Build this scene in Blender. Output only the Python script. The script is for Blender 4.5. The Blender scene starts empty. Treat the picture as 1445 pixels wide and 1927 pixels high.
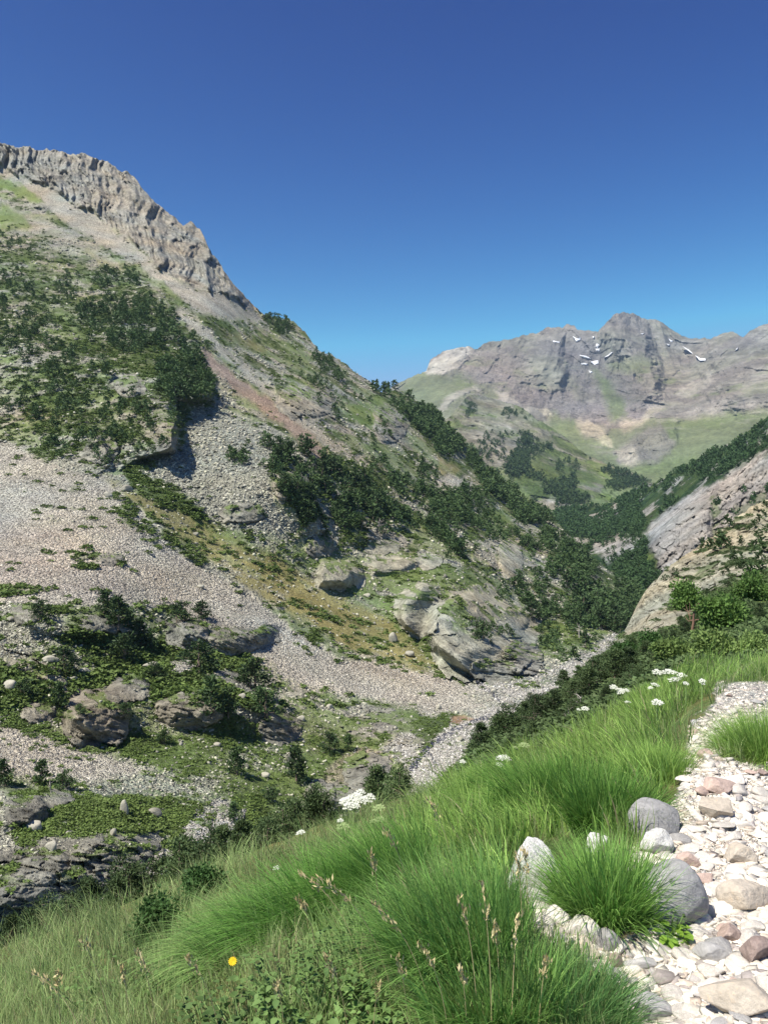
import bpy, math, random
import numpy as np
from mathutils import Vector
random.seed(5)
RNG = np.random.default_rng(5)
SC = bpy.context.scene
COL = SC.collection
W, H, F, CX, CY = 1445.0, 1927.0, 1603.0, 722.5, 963.5     # photo size, focal length in photo pixels; eye at the origin

# ---------------------------------------------------------------- helpers
def ss(e0, e1, x):
    t = np.clip((x - e0) / (e1 - e0 + 1e-12), 0, 1)
    return t * t * (3 - 2 * t)
def lerp(a, b, t): return a + (b - a) * t
def _h(ix, iy, iz, s):
    h = (ix * 374761393 + iy * 668265263 + iz * 2147483647 + s * 144665) & 0xFFFFFFFF
    h = ((h ^ (h >> 13)) * 1274126177) & 0xFFFFFFFF
    h = ((h ^ (h >> 16)) * 2246822519) & 0xFFFFFFFF
    return ((h ^ (h >> 15)) & 0xFFFFFF).astype(np.float32) / 8388607.5 - 1.0
def vn(P, s=0):
    P = np.asarray(P, np.float64)
    f = np.floor(P); t = (P - f).astype(np.float32); i = f.astype(np.int64)
    t = t * t * t * (t * (t * 6 - 15) + 10)
    x, y, z = i[:, 0], i[:, 1], i[:, 2]; a, b, c = t[:, 0], t[:, 1], t[:, 2]
    def L(dz):
        p = lerp(_h(x, y, z + dz, s), _h(x + 1, y, z + dz, s), a)
        q = lerp(_h(x, y + 1, z + dz, s), _h(x + 1, y + 1, z + dz, s), a)
        return lerp(p, q, b)
    return lerp(L(0), L(1), c)
def fbm(P, o=4, s=0, g=0.5):
    r = 0; a = 1; n = 0
    for k in range(o):
        r = r + a * vn(P * (2.03 ** k) + 17.3 * k, s + k); n += a; a *= g
    return r / n * 1.6
def ridged(P, o=4, s=0, g=0.5):
    r = 0; a = 1; n = 0
    for k in range(o):
        r = r + a * (1 - 2 * np.abs(vn(P * (2.07 ** k) + 31.7 * k, s + k))); n += a; a *= g
    return r / n
def facets(P, s=0, tilt=1.0, crack=.25):
    """blocky rock: every cell is a tilted flat face, with grooves between cells"""
    P = np.asarray(P, np.float64); P = P + .25 * np.stack([vn(P * 1.7, s + 5), vn(P * 1.7 + 9, s + 6), vn(P * 1.7 + 19, s + 7)], -1)
    b = np.floor(P).astype(np.int64); n = len(P); d1 = np.full(n, 9.0); d2 = np.full(n, 9.0); hgt = np.zeros(n)
    for dx in (-1, 0, 1):
        for dy in (-1, 0, 1):
            for dz in (-1, 0, 1):
                x, y, z = b[:, 0] + dx, b[:, 1] + dy, b[:, 2] + dz
                r = [_h(x, y, z, s + k) for k in range(3)]
                q = P - np.stack([x + .5 + .45 * r[0], y + .5 + .45 * r[1], z + .5 + .45 * r[2]], -1)
                d = (q * q).sum(1); near = d < d1
                h = .5 * r[0] * 1.0 + tilt * (q * np.stack([r[1], r[2], r[0] * r[1] * 2], -1)).sum(1)
                hgt = np.where(near, h, hgt); d2 = np.where(near, d1, np.minimum(d2, d)); d1 = np.where(near, d, d1)
    return hgt - crack * (1 - ss(0, .16, np.sqrt(d2) - np.sqrt(d1)))
def polyline(pts):
    xs = [p[0] for p in pts]; ys = [p[1] for p in pts]
    return lambda x: np.interp(x, xs, ys)
def segdist(X, Y, a, b):
    dx, dy = b[0] - a[0], b[1] - a[1]
    t = np.clip(((X - a[0]) * dx + (Y - a[1]) * dy) / (dx * dx + dy * dy + 1e-9), 0, 1)
    return np.hypot(X - a[0] - t * dx, Y - a[1] - t * dy)
def inside(X, Y, poly):
    c = np.zeros(X.shape, bool); n = len(poly)
    for k in range(n):
        (x1, y1), (x2, y2) = poly[k], poly[(k + 1) % n]
        if y1 == y2: continue
        c ^= ((Y < y1) != (Y < y2)) & (X < (x2 - x1) * (Y - y1) / (y2 - y1) + x1)
    return c
def softmask(X, Y, poly, soft=8):
    """1 inside the polygon, 0 outside, with a soft edge."""
    out = np.zeros(X.shape, np.float32)
    px = [p[0] for p in poly]; py = [p[1] for p in poly]
    w = (X > min(px) - soft) & (X < max(px) + soft) & (Y > min(py) - soft) & (Y < max(py) + soft)
    if not w.any(): return out
    x, y = X[w], Y[w]; d = np.full(x.shape, 1e9)
    for k in range(len(poly)): d = np.minimum(d, segdist(x, y, poly[k], poly[(k + 1) % len(poly)]))
    d = np.where(inside(x, y, poly), d, -d)
    out[w] = ss(-soft, soft, d)
    return out
def linemask(X, Y, pts, width, soft=4):
    d = np.full(X.shape, 1e9)
    for k in range(len(pts) - 1): d = np.minimum(d, segdist(X, Y, pts[k], pts[k + 1]))
    return 1 - ss(width - soft, width + soft, d)
def bump_shape(X, Y, poly, wsteep, wgentle, dirv=(0.7, 0.7)):
    out = np.zeros(X.shape)
    px = [p[0] for p in poly]; py = [p[1] for p in poly]
    w = (X > min(px)) & (X < max(px)) & (Y > min(py)) & (Y < max(py))
    x, y = X[w], Y[w]
    if not len(x): return out
    s = np.ones(x.shape)
    cx, cy = np.mean(px), np.mean(py)
    for k in range(len(poly)):
        a, b = poly[k], poly[(k + 1) % len(poly)]
        nx, ny = b[1] - a[1], a[0] - b[0]; L = math.hypot(nx, ny) + 1e-9; nx /= L; ny /= L
        if ((a[0] + b[0]) / 2 - cx) * nx + ((a[1] + b[1]) / 2 - cy) * ny < 0: nx, ny = -nx, -ny
        t = max(0.0, nx * dirv[0] + ny * dirv[1])
        s = np.minimum(s, segdist(x, y, a, b) / lerp(wgentle, wsteep, min(1, t * 1.3)))
    s = np.where(inside(x, y, poly), np.clip(s, 0, 1), 0)
    out[w] = s * s * (3 - 2 * s) * 0.5 + s * 0.5
    return out
class TPS:
    """thin-plate interpolation of log depth from (x, y, depth) control points"""
    def __init__(s, pts):
        p = np.array(pts, float); s.c = p[:, :2] / 1000.0; v = np.log(p[:, 2]); n = len(p)
        d = np.hypot(s.c[:, None, 0] - s.c[None, :, 0], s.c[:, None, 1] - s.c[None, :, 1])
        K = np.where(d > 0, d * d * np.log(d + 1e-12), 0) + np.eye(n) * 2e-4
        A = np.zeros((n + 3, n + 3)); A[:n, :n] = K; A[:n, n] = 1; A[:n, n + 1:] = s.c; A[n:, :n] = A[:n, n:].T
        s.w = np.linalg.solve(A, np.concatenate([v, np.zeros(3)]))
    def __call__(s, X, Y):
        x = np.asarray(X, float) / 1000; y = np.asarray(Y, float) / 1000; n = len(s.c)
        r = s.w[n] + s.w[n + 1] * x + s.w[n + 2] * y
        for k in range(n):
            d2 = (x - s.c[k, 0]) ** 2 + (y - s.c[k, 1]) ** 2
            r = r + s.w[k] * 0.5 * d2 * np.log(d2 + 1e-12)
        return np.exp(r)
def unproj(X, Y, D):
    return np.stack([(X - CX) / F * D, D, -(Y - CY) / F * D], -1)

# ---------------------------------------------------------------- meshes and things
def mesh_np(name, V, faces, mats=(), smooth=False, col=None, attrs=None, midx=None):
    """faces: list of int arrays (n,3) or (n,4)"""
    me = bpy.data.meshes.new(name)
    V = np.ascontiguousarray(V, np.float32)
    me.vertices.add(len(V)); me.vertices.foreach_set('co', V.ravel())
    faces = [f for f in faces if len(f)]
    lt = np.concatenate([np.full(len(f), f.shape[1], np.int32) for f in faces])
    li = np.concatenate([np.asarray(f, np.int32).ravel() for f in faces])
    me.loops.add(len(li)); me.loops.foreach_set('vertex_index', li)
    me.polygons.add(len(lt))
    me.polygons.foreach_set('loop_start', np.concatenate([[0], np.cumsum(lt)[:-1]]).astype(np.int32))
    me.update(calc_edges=True)
    for m in mats: me.materials.append(m)
    if midx is not None: me.polygons.foreach_set('material_index', np.asarray(midx, np.int32))
    if smooth: me.polygons.foreach_set('use_smooth', np.ones(len(lt), bool))
    if col is not None:
        a = me.color_attributes.new('Col', 'FLOAT_COLOR', 'POINT')
        c = np.ones((len(V), 4), np.float32); c[:, :3] = col; a.data.foreach_set('color', c.ravel())
    for k, v in (attrs or {}).items():
        a = me.color_attributes.new(k, 'FLOAT_COLOR', 'POINT')
        c = np.ones((len(V), 4), np.float32); c[:, :v.shape[1]] = v; a.data.foreach_set('color', c.ravel())
    me.update()
    return me
def obj(name, me, parent=None, loc=None, label=None, cat=None, group=None, kind=None):
    o = bpy.data.objects.new(name, me); COL.objects.link(o)
    if parent is not None: o.parent = parent
    if loc is not None: o.location = loc
    if label: o['label'] = label
    if cat: o['category'] = cat
    if group: o['group'] = group
    if kind: o['kind'] = kind
    return o
def dup(root, loc=None, rot=None, scale=None, label=None, group=None):
    r = root.copy(); COL.objects.link(r)
    if loc is not None: r.location = loc
    if rot is not None: r.rotation_euler = rot
    if scale is not None: r.scale = scale
    if label: r['label'] = label
    if group: r['group'] = group
    for ch in list(root.children):
        c = ch.copy(); COL.objects.link(c); c.parent = r
        for g in list(ch.children):
            d = g.copy(); COL.objects.link(d); d.parent = c
    return r
def gridfaces(nr, nc, keep=None):
    i = np.arange(nr * nc).reshape(nr, nc)
    f = np.stack([i[:-1, :-1], i[1:, :-1], i[1:, 1:], i[:-1, 1:]], -1)
    return f.reshape(-1, 4)
def rotmats(n, rng, upright=False):
    a = rng.uniform(0, 2 * math.pi, n); c, s = np.cos(a), np.sin(a)
    M = np.zeros((n, 3, 3)); M[:, 0, 0] = c; M[:, 0, 1] = -s; M[:, 1, 0] = s; M[:, 1, 1] = c; M[:, 2, 2] = 1
    if upright: return M
    q = rng.normal(size=(n, 4)); q /= np.linalg.norm(q, axis=1)[:, None]
    w, x, y, z = q.T
    R = np.stack([1 - 2 * (y * y + z * z), 2 * (x * y - z * w), 2 * (x * z + y * w), 2 * (x * y + z * w), 1 - 2 * (x * x + z * z), 2 * (y * z - x * w),
                  2 * (x * z - y * w), 2 * (y * z + x * w), 1 - 2 * (x * x + y * y)], -1).reshape(n, 3, 3)
    return R
def bake(protos, pos, scale, R, pick, col=None):
    """copy prototype (V, F[, C]) meshes into one big array mesh"""
    Vs, Fs, Cs = [], {}, []; off = 0
    scale = np.asarray(scale, float)
    if scale.ndim == 1: scale = np.repeat(scale[:, None], 3, 1)
    for k, pr in enumerate(protos):
        idx = np.nonzero(pick == k)[0]
        if not len(idx): continue
        V, Fa = pr[0], pr[1]
        v = V[None] * scale[idx][:, None, :]
        v = np.einsum('nij,nkj->nki', R[idx], v) + pos[idx][:, None, :]
        n, m = len(idx), len(V)
        Vs.append(v.reshape(-1, 3))
        for f in (Fa if isinstance(Fa, list) else [Fa]):
            ff = (f[None] + (np.arange(n) * m)[:, None, None] + off).reshape(-1, f.shape[1])
            Fs.setdefault(f.shape[1], []).append(ff)
        if col is not None:
            c = np.repeat(col[idx][:, None, :], m, 1)
            if len(pr) > 2: c = c * pr[2][None]
            Cs.append(c.reshape(-1, 3))
        off += n * m
    return np.concatenate(Vs), [np.concatenate(f) for f in Fs.values()], (np.concatenate(Cs) if Cs else None)

# ---------------------------------------------------------------- materials
def newmat(name):
    m = bpy.data.materials.new(name); m.use_nodes = True
    nt = m.node_tree; nt.nodes.clear()
    return m, nt
class N:
    def __init__(s, nt): s.nt = nt
    def __call__(s, t, ins=None, **kw):
        n = s.nt.nodes.new(t)
        for k, v in kw.items(): setattr(n, k, v)
        for k, v in (ins or {}).items():
            if isinstance(v, bpy.types.NodeSocket): s.nt.links.new(v, n.inputs[k])
            else: n.inputs[k].default_value = v
        return n
    def math(s, op, a, b=0.0, c=None, clamp=False):
        n = s('ShaderNodeMath', {0: a, 1: b} if c is None else {0: a, 1: b, 2: c}, operation=op); n.use_clamp = clamp; return n.outputs[0]
    def mix(s, f, a, b, bt='MIX'):
        n = s('ShaderNodeMix', data_type='RGBA', blend_type=bt)
        for i, v in ((0, f), (6, a), (7, b)):
            if isinstance(v, bpy.types.NodeSocket): s.nt.links.new(v, n.inputs[i])
            else: n.inputs[i].default_value = v if i == 0 else (*v, 1) if len(v) == 3 else v
        return n.outputs[2]
    def rng(s, v, a, b, c, d):
        return s('ShaderNodeMapRange', {0: v, 1: a, 2: b, 3: c, 4: d}).outputs[0]
def finish(nt, n, col, rough=0.9, bump=None, strength=0.5, dist=0.1, spec=0.2, trans=0.0):
    b = n('ShaderNodeBsdfPrincipled', {'Base Color': col, 'Roughness': rough, 'Specular IOR Level': spec})
    if bump is not None:
        bp = n('ShaderNodeBump', {'Strength': strength, 'Distance': dist, 'Height': bump})
        nt.links.new(bp.outputs[0], b.inputs['Normal'])
    out = n('ShaderNodeOutputMaterial'); sh = b.outputs[0]
    if trans:
        t = n('ShaderNodeBsdfTranslucent', {'Color': col})
        sh = n('ShaderNodeMixShader', {0: trans, 1: b.outputs[0], 2: t.outputs[0]}).outputs[0]
    nt.links.new(sh, out.inputs[0])
def mat_terrain(name, cell, rockscale, far=False, bstr=1.0):
    """Col = land cover albedo; Cov = (stones, rock, plants) cover shares"""
    m, nt = newmat(name); n = N(nt)
    pos = n('ShaderNodeNewGeometry').outputs['Position']
    col = n('ShaderNodeVertexColor', layer_name='Col').outputs[0]
    cov = n('ShaderNodeSeparateColor', {0: n('ShaderNodeVertexColor', layer_name='Cov').outputs[0]})
    st, rk, gr = cov.outputs[0], cov.outputs[1], cov.outputs[2]
    def vor(sc, seed=0.0, rand=1.0):
        mp = n('ShaderNodeVectorMath', {0: pos, 1: (seed, seed * 1.7, seed * .3)}, operation='ADD').outputs[0]
        return n('ShaderNodeTexVoronoi', {'Vector': mp, 'Scale': sc, 'Randomness': rand})
    v1, v2 = vor(1 / cell), vor(2.3 / cell, 3.1)
    r1 = n('ShaderNodeSeparateColor', {0: v1.outputs['Color']}).outputs[0]
    r2 = n('ShaderNodeSeparateColor', {0: v2.outputs['Color']}).outputs[1]
    br = n.math('ADD', n.rng(r1, 0, 1, -.42, .42), n.rng(r2, 0, 1, -.28, .28))
    stone = n.math('MULTIPLY', br, st)
    nz = n('ShaderNodeTexNoise', {'Vector': pos, 'Scale': rockscale, 'Detail': 9.0, 'Roughness': .68}).outputs[0]
    nz2 = n('ShaderNodeTexNoise', {'Vector': pos, 'Scale': rockscale * 4.3, 'Detail': 5.0, 'Roughness': .7}).outputs[0]
    rkv = n.math('MULTIPLY', n.rng(nz, .3, .7, -.55, .55), rk)
    grv = n.math('MULTIPLY', n.rng(nz2, .3, .7, -.6, .6), gr)
    tot = n.math('ADD', n.math('ADD', stone, rkv), n.math('ADD', grv, 1.0))
    mul = n('ShaderNodeVectorMath', {0: col, 3: tot}, operation='SCALE').outputs[0]
    # joints and lichen: small hue drift
    hue = n('ShaderNodeTexNoise', {'Vector': pos, 'Scale': rockscale * .35, 'Detail': 4.0}).outputs[1]
    c2 = n.mix(.04, mul, hue, 'OVERLAY')
    h = n.math('ADD', n.math('MULTIPLY', n.math('ADD', v1.outputs['Distance'], n.math('MULTIPLY', v2.outputs['Distance'], .5)), n.math('MULTIPLY', st, -1.6)),
               n.math('ADD', n.math('MULTIPLY', nz, n.math('MULTIPLY', rk, 3.0)), n.math('MULTIPLY', nz2, n.math('MULTIPLY', gr, 1.6))))
    finish(nt, n, c2, .95, h, bstr, cell * .9, .1)
    return m
EXPO, HAZE = 0.92, 0.000042
# ---------------------------------------------------------------- land cover palette (albedo)
PAL = dict(ROCK=(.27, .255, .21), CLIFF=(.25, .235, .20), SCREE=(.43, .395, .325), PINK=(.385, .335, .295), RED=(.32, .245, .20), TALUS=(.33, .325, .265),
           GRASS=(.125, .172, .052), OLIVE=(.22, .20, .085), SHRUB=(.065, .095, .028), FOREST=(.022, .045, .018), PALE=(.43, .38, .29), WET=(.10, .10, .10),
           PURPLE=(.168, .15, .142), FARROCK=(.19, .182, .145), FARGRASS=(.115, .145, .06), WHITE=(.42, .40, .36), SOIL=(.26, .15, .09), LIME=(.31, .295, .26),
           CLIFFV=(.275, .265, .25), DOMEC=(.325, .31, .24), ROCKD=(.245, .232, .19), PALEY=(.37, .34, .25))
KEYS = list(PAL); KI = {k: i for i, k in enumerate(KEYS)}
STONEY = np.array([dict(SCREE=1, PINK=1, RED=.8, TALUS=1.0, WHITE=1, PALE=.5, ROCK=.25, CLIFF=.2, DOMEC=.2, ROCKD=.2, PURPLE=.5, PALEY=.35).get(k, 0.12) for k in KEYS])
ROCKY = np.array([dict(ROCK=1, CLIFF=1, FARROCK=1, PALE=.7, LIME=.8, CLIFFV=1, PALEY=.9, DOMEC=1, ROCKD=1, TALUS=.2, PURPLE=.4).get(k, 0.1) for k in KEYS])
PLANTY = np.array([dict(GRASS=.8, OLIVE=.7, SHRUB=1, FOREST=1, FARGRASS=.6).get(k, 0.0) for k in KEYS])
PALA = np.array([PAL[k] for k in KEYS])

# rock outcrops the photo shows: x, y, width px, height px, kind, label
OC = [
 (908, 1200, 200, 170, 'DOME', 'largest pale rounded rock dome above the bend of the stream'), (787, 1150, 84, 105, 'DOME', 'smaller pale rock dome left of the largest dome'),
 (640, 1083, 96, 56, 'DOME', 'broad pale rock hump at the foot of the shrubby slope'), (735, 1058, 110, 34, 'DOME', 'low flat grass-topped rock hump behind the other humps'), (805, 1055, 50, 34, 'DOME', 'small rock hump right of the flat grass-topped one'),
 (985, 1240, 80, 70, 'ROCK', 'dark jointed rock at the right foot of the largest dome'), (925, 1262, 90, 46, 'ROCK', 'grey cracked rock under the largest dome beside the water'), (905, 1115, 70, 34, 'DOME', 'pale ledge on top of the largest dome'),
 (975, 1165, 90, 46, 'DOME', 'sloping pale ledge right of the largest dome'),
 (445, 1205, 120, 50, 'ROCK', 'long grey rock face below the shrub-topped knoll in the scree'), (500, 1198, 60, 38, 'ROCK', 'rounded right end of the shrub-topped knoll in the scree'), (350, 1190, 80, 70, 'ROCK', 'dark steep block at the left end of the shrub-topped knoll'),
 (195, 1172, 80, 44, 'ROCK', 'grey ribbed rock among shrubs in the middle of the left knoll'), (45, 1155, 56, 40, 'ROCK', 'pale rock at the far left among shrubs above the green flat'), (250, 1180, 60, 36, 'ROCK', 'small grey rock right of the ribbed rock on the left knoll'),
 (180, 1350, 130, 110, 'ROCK', 'dark leaning rock rib left of the central knoll face'), (245, 1295, 90, 50, 'ROCK', 'pale slab on top of the central knoll'), (355, 1335, 130, 70, 'ROCK', 'wide layered rock face of the central knoll'),
 (525, 1370, 86, 58, 'ROCK', 'rounded grey boulder at the right end of the central knoll'), (72, 1340, 62, 42, 'ROCK', 'grey block beside dark shrubs at the far left of the green flat'), (345, 1255, 50, 30, 'WHITE', 'pale rounded rock peeping out above the central knoll'),
 (225, 1625, 180, 120, 'ROCK', 'big smooth-topped rock mass right half of the lowest cliff'), (70, 1665, 190, 140, 'ROCK', 'broken brown rock mass at the lower left corner of the slope'), (50, 1525, 90, 60, 'ROCK', 'dark rounded boulder below the dead tree at the far left'), (110, 1500, 60, 36, 'ROCK', 'small brownish rock right of the dark rounded boulder'),
 (605, 1492, 60, 52, 'ROCK', 'dark split rock at the lower edge of the reddish slope'), (645, 1500, 54, 44, 'ROCK', 'dark rounded rock just above the big white flower head'), (690, 1450, 90, 70, 'ROCK', 'reddish broken rock bank left of the stream'),
 (380, 1570, 70, 60, 'WHITE', 'pale jagged rock above the grass edge in the white gully'), (320, 1625, 70, 46, 'WHITE', 'pale slab wedge beside the lowest cliff'), (430, 1540, 60, 50, 'WHITE', 'pale pinkish crag at the top of the white gully'),
 (170, 1735, 110, 40, 'WHITE', 'low pale pinkish slab near the junipers at the lower left'),
 (575, 755, 110, 66, 'ROCK', 'large grey crag between the two scree gullies'), (735, 800, 70, 70, 'ROCK', 'grey crag on the upper green slope below the ridge pines'), (550, 915, 70, 60, 'ROCK', 'grey crag left of the dark pine wood'), (600, 1030, 60, 36, 'ROCK', 'grey rock just above the broad pale hump'),
 (315, 825, 46, 60, 'ROCK', 'pale pillar at the foot of the shaded crag'), (240, 725, 60, 46, 'ROCK', 'pale round face in the middle of the shaded crag'), (460, 965, 90, 40, 'ROCK', 'pale flat rock at the lower edge of the boulder field'), (960, 1050, 46, 80, 'DOME', 'bare pale slab streak on the lower spur'),
 (190, 845, 66, 60, 'ROCK', 'blocky rock at the lower left of the shaded crag above the scree'), (720, 1030, 70, 30, 'DOME', 'low ledge above the flat grass-topped hump'), (205, 1052, 60, 24, 'ROCK', 'cluster of bushes and blocks alone in the pink scree')]

class Layer:
    def __init__(s, name, pts, top, bottom, x0, x1, nc, nr, jit=4, jfreq=.05, back=6, backstep=.03, seed=0, toppow=1.0):
        s.name, s.seed = name, seed
        xs = np.linspace(x0, x1, nc); s.xs = xs
        jx = np.stack([xs * jfreq, np.zeros(nc), np.full(nc, seed * 3.3)], -1)
        yt = polyline(top)(xs) + jit * fbm(jx, 4, seed, .6); yb = polyline(bottom)(xs)
        yb = np.maximum(yb, yt + 5)
        v = np.linspace(0, 1, nr) ** toppow
        s.X = np.repeat(xs[None], nr, 0); s.Y = yt[None] + (yb - yt)[None] * v[:, None]
        s.nr, s.nc, s.back, s.backstep = nr, nc, back, backstep
        s.tps = TPS(pts); s.D = s.tps(s.X, s.Y)
        s.P0 = unproj(s.X, s.Y, s.D).reshape(-1, 3)
        s.W = np.zeros((nr * nc, len(KEYS)), np.float32)
        wp = np.stack([s.X.ravel() / 28, s.Y.ravel() / 28, np.full(nr * nc, seed * 1.1)], -1)
        s.wx = s.X.ravel() + 9 * fbm(wp, 4, 50 + seed, .6); s.wy = s.Y.ravel() + 9 * fbm(wp + 40, 4, 60 + seed, .6)
    def base(s, k): s.W[:] = 0; s.W[:, KI[k]] = 1
    def put(s, k, m): s.W *= (1 - m)[:, None]; s.W[:, KI[k]] += m
    def paint(s, k, poly, soft=8, amt=1.0, noise=None):
        m = softmask(s.wx, s.wy, poly, soft) * amt
        if noise is not None: m = m * noise
        s.put(k, m); return m
    def patch(s, scale, thr, seed, soft=.12, stretch=(1, 1, 1)):
        w = fbm(s.P0 / (scale * np.array(stretch)), 5, seed + s.seed * 7, .62)
        return ss(thr - soft, thr + soft, w)
    def noise(s, scale, o=4, seed=0, rid=False, stretch=(1, 1, 1), g=.5):
        return (ridged if rid else fbm)(s.P0 / (scale * np.array(stretch)), o, seed + s.seed * 13, g)
    def pn(s, su, sv, lean=0., seed=0, o=4, rid=True, g=.55, fan=None):
        """noise running down the fall line: su, sv = feature width and length"""
        X, Y = s.X.ravel(), s.Y.ravel()
        u = X - lean * Y if fan is None else fan[0] + (X - fan[0]) / (1 + np.maximum(Y - fan[1], -80) / fan[2])
        return (ridged if rid else fbm)(np.stack([u / su, Y / sv, np.full(X.shape, seed * 5.7 + s.seed)], -1), o, seed + s.seed * 13, g)
    def displace(s, dm): s.D = s.D - dm.reshape(s.nr, s.nc)
    def relief(s, frac): s.D = s.D * (1 - frac.reshape(s.nr, s.nc))
    def finalize(s, mat, name, kind='structure', label=None, split=None, colnoise=10., own=None):
        s.P = unproj(s.X, s.Y, s.D)
        Wn = s.W / np.maximum(s.W.sum(1, keepdims=True), 1e-6)
        s.Wn = Wn
        col = Wn @ PALA
        v = 1 + .22 * fbm(s.P0 / colnoise, 4, 90 + s.seed) + .12 * fbm(s.P0 / (colnoise * .15), 2, 95 + s.seed)
        col = col * v[:, None]
        tint = fbm(s.P0 / (colnoise * 2.2), 3, 99 + s.seed) * .09
        col = col * np.stack([1 + tint, np.ones_like(tint), 1 - tint], -1)
        cov = np.stack([Wn @ STONEY, Wn @ ROCKY, Wn @ PLANTY], -1)
        V = s.P.reshape(-1, 3); nr = s.nr
        if s.back:
            rows = []; top = s.P[0]
            for k in range(s.back, 0, -1):
                t = s.backstep * k
                q = top.copy(); d = top[:, 1]
                q[:, 1] += d * t; q[:, 0] *= 1 + t * .6; q[:, 2] -= d * t * (.25 + .35 * t / (s.backstep * s.back))
                rows.append(q)
            V = np.concatenate([np.concatenate(rows), V]); nr += s.back
            col = np.concatenate([np.tile(col[:s.nc], (s.back, 1)), col]); cov = np.concatenate([np.tile(cov[:s.nc], (s.back, 1)), cov])
        f = gridfaces(nr, s.nc)
        col = np.clip(col, .005, .85)
        if own is not None:
            fo = own[(f[:, 0] - s.back * s.nc).clip(0)]
            for k in range(int(own.max()) + 1):
                fs = f[fo == k]
                if not len(fs): continue
                u, inv = np.unique(fs, return_inverse=True); q = V[u]; c = q.mean(0)
                obj('rock_outcrop', mesh_np('rock_outcrop', q - c, [inv.reshape(-1, 4)], [mat], True, col[u], {'Cov': cov[u]}), loc=c, label=OC[k][5], cat='rock outcrop', group='rock outcrops on the valley side')
            fs = f[fo < 0]
            s.obj = obj(name, mesh_np(name, V, [fs], [mat], True, col, {'Cov': cov}), kind=kind)
        elif split is None:
            s.obj = obj(name, mesh_np(name, V, [f], [mat], True, col, {'Cov': cov}), kind=kind, label=label)
        else:
            spl, name2, mat2, kind2 = split
            ff = spl[(f[:, 0] - s.back * s.nc).clip(0)] > .5
            for nm, mt, kk, sel in ((name, mat, kind, ~ff), (name2, mat2, kind2, ff)):
                fs = f[sel]; u, inv = np.unique(fs, return_inverse=True)
                obj(nm, mesh_np(nm, V[u], [inv.reshape(-1, 4)], [mt], True, col[u], {'Cov': cov[u]}), kind=kk)
        return s
    def idx(s, x, y):
        c = int(np.clip(round((x - s.xs[0]) / (s.xs[1] - s.xs[0])), 0, s.nc - 1))
        r = int(np.argmin(np.abs(s.Y[:, c] - y))); return r, c
    def at(s, x, y):
        r, c = s.idx(x, y); return s.P[r, c].copy()
    def scatter(s, n, weight, rng):
        """random surface points, weight is per grid vertex (per photo area)"""
        w = np.maximum(weight, 0).reshape(s.nr, s.nc)[:-1, :-1].ravel().astype(float)
        hh = (s.Y[1:, :-1] - s.Y[:-1, :-1]).ravel(); w = w * hh
        if w.sum() <= 0: return np.zeros((0, 3)), np.zeros(0, int)
        k = rng.choice(len(w), n, p=w / w.sum()); r, c = k // (s.nc - 1), k % (s.nc - 1)
        a, b = rng.random((n, 1)), rng.random((n, 1))
        p = lerp(lerp(s.P[r, c], s.P[r, c + 1], a), lerp(s.P[r + 1, c], s.P[r + 1, c + 1], a), b)
        return p, r * s.nc + c

# ================================================================ far mountain
FAR = Layer('mountain', [(745, 722, 5200), (800, 690, 5300), (880, 655, 5400), (1000, 628, 5500), (1170, 590, 5600), (1300, 640, 5500), (1445, 612, 5200), (1600, 560, 5000), (600, 760, 5200),
    (1100, 700, 5000), (1200, 720, 4900), (1000, 720, 4900), (900, 720, 4900), (850, 780, 4200), (950, 780, 4300), (1050, 770, 4500), (1150, 780, 4300), (1170, 860, 3700), (1230, 905, 3400), (1300, 860, 3500),
    (1250, 800, 4000), (1300, 740, 4500), (1400, 700, 4500), (1445, 760, 3900), (1350, 840, 3500), (1600, 760, 3700), (1000, 860, 3700), (800, 850, 3900), (1100, 930, 3300), (1300, 980, 3100), (1600, 950, 2900), (600, 950, 3500)],
    [(560, 800), (660, 772), (745, 724), (770, 712), (802, 697), (810, 676), (830, 664), (850, 657), (882, 650), (893, 658), (920, 643), (965, 637), (985, 630), (1008, 627), (1030, 616), (1058, 616), (1066, 610), (1080, 612), (1085, 620), (1125, 623), (1140, 608), (1155, 592), (1170, 587), (1190, 590), (1205, 597), (1240, 604), (1262, 620), (1280, 632), (1300, 637), (1340, 636), (1360, 626), (1380, 624), (1398, 634), (1410, 622), (1432, 611), (1445, 610), (1500, 590), (1600, 555), (1700, 540)],
    [(560, 990), (1700, 990)], 600, 1640, 640, 330, jit=2.2, jfreq=.12, seed=1, backstep=.05)
L = FAR; L.base('FARROCK')
up = np.clip((760 - L.wy) / 150, 0, 1)
L.put('PURPLE', .65 * L.patch(500, .0, 1, .3, (1, 1, .8)))
L.put('FARGRASS', .6 * L.patch(260, .28, 2, .15) * ss(640, 700, L.wy))
L.paint('FARGRASS', [(745, 722), (800, 695), (850, 700), (900, 720), (880, 750), (840, 790), (760, 760)], 14, .7)
L.paint('PURPLE', [(880, 665), (960, 645), (1000, 690), (1040, 740), (1000, 780), (930, 740), (900, 720)], 16, .45)
L.paint('PURPLE', [(940, 700), (1000, 720), (1060, 740), (1150, 760), (1230, 770), (1180, 800), (1060, 785), (980, 765)], 10, .85)
L.paint('PURPLE', [(1050, 660), (1110, 640), (1150, 690), (1190, 700), (1230, 740), (1250, 770), (1180, 785), (1100, 740)], 10, .75)
L.paint('PURPLE', [(1240, 640), (1300, 640), (1350, 640), (1300, 690), (1260, 680)], 10, .5)
L.paint('FARGRASS', [(1110, 690), (1150, 715), (1165, 745), (1180, 790), (1150, 790), (1140, 750)], 10, .8)
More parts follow.
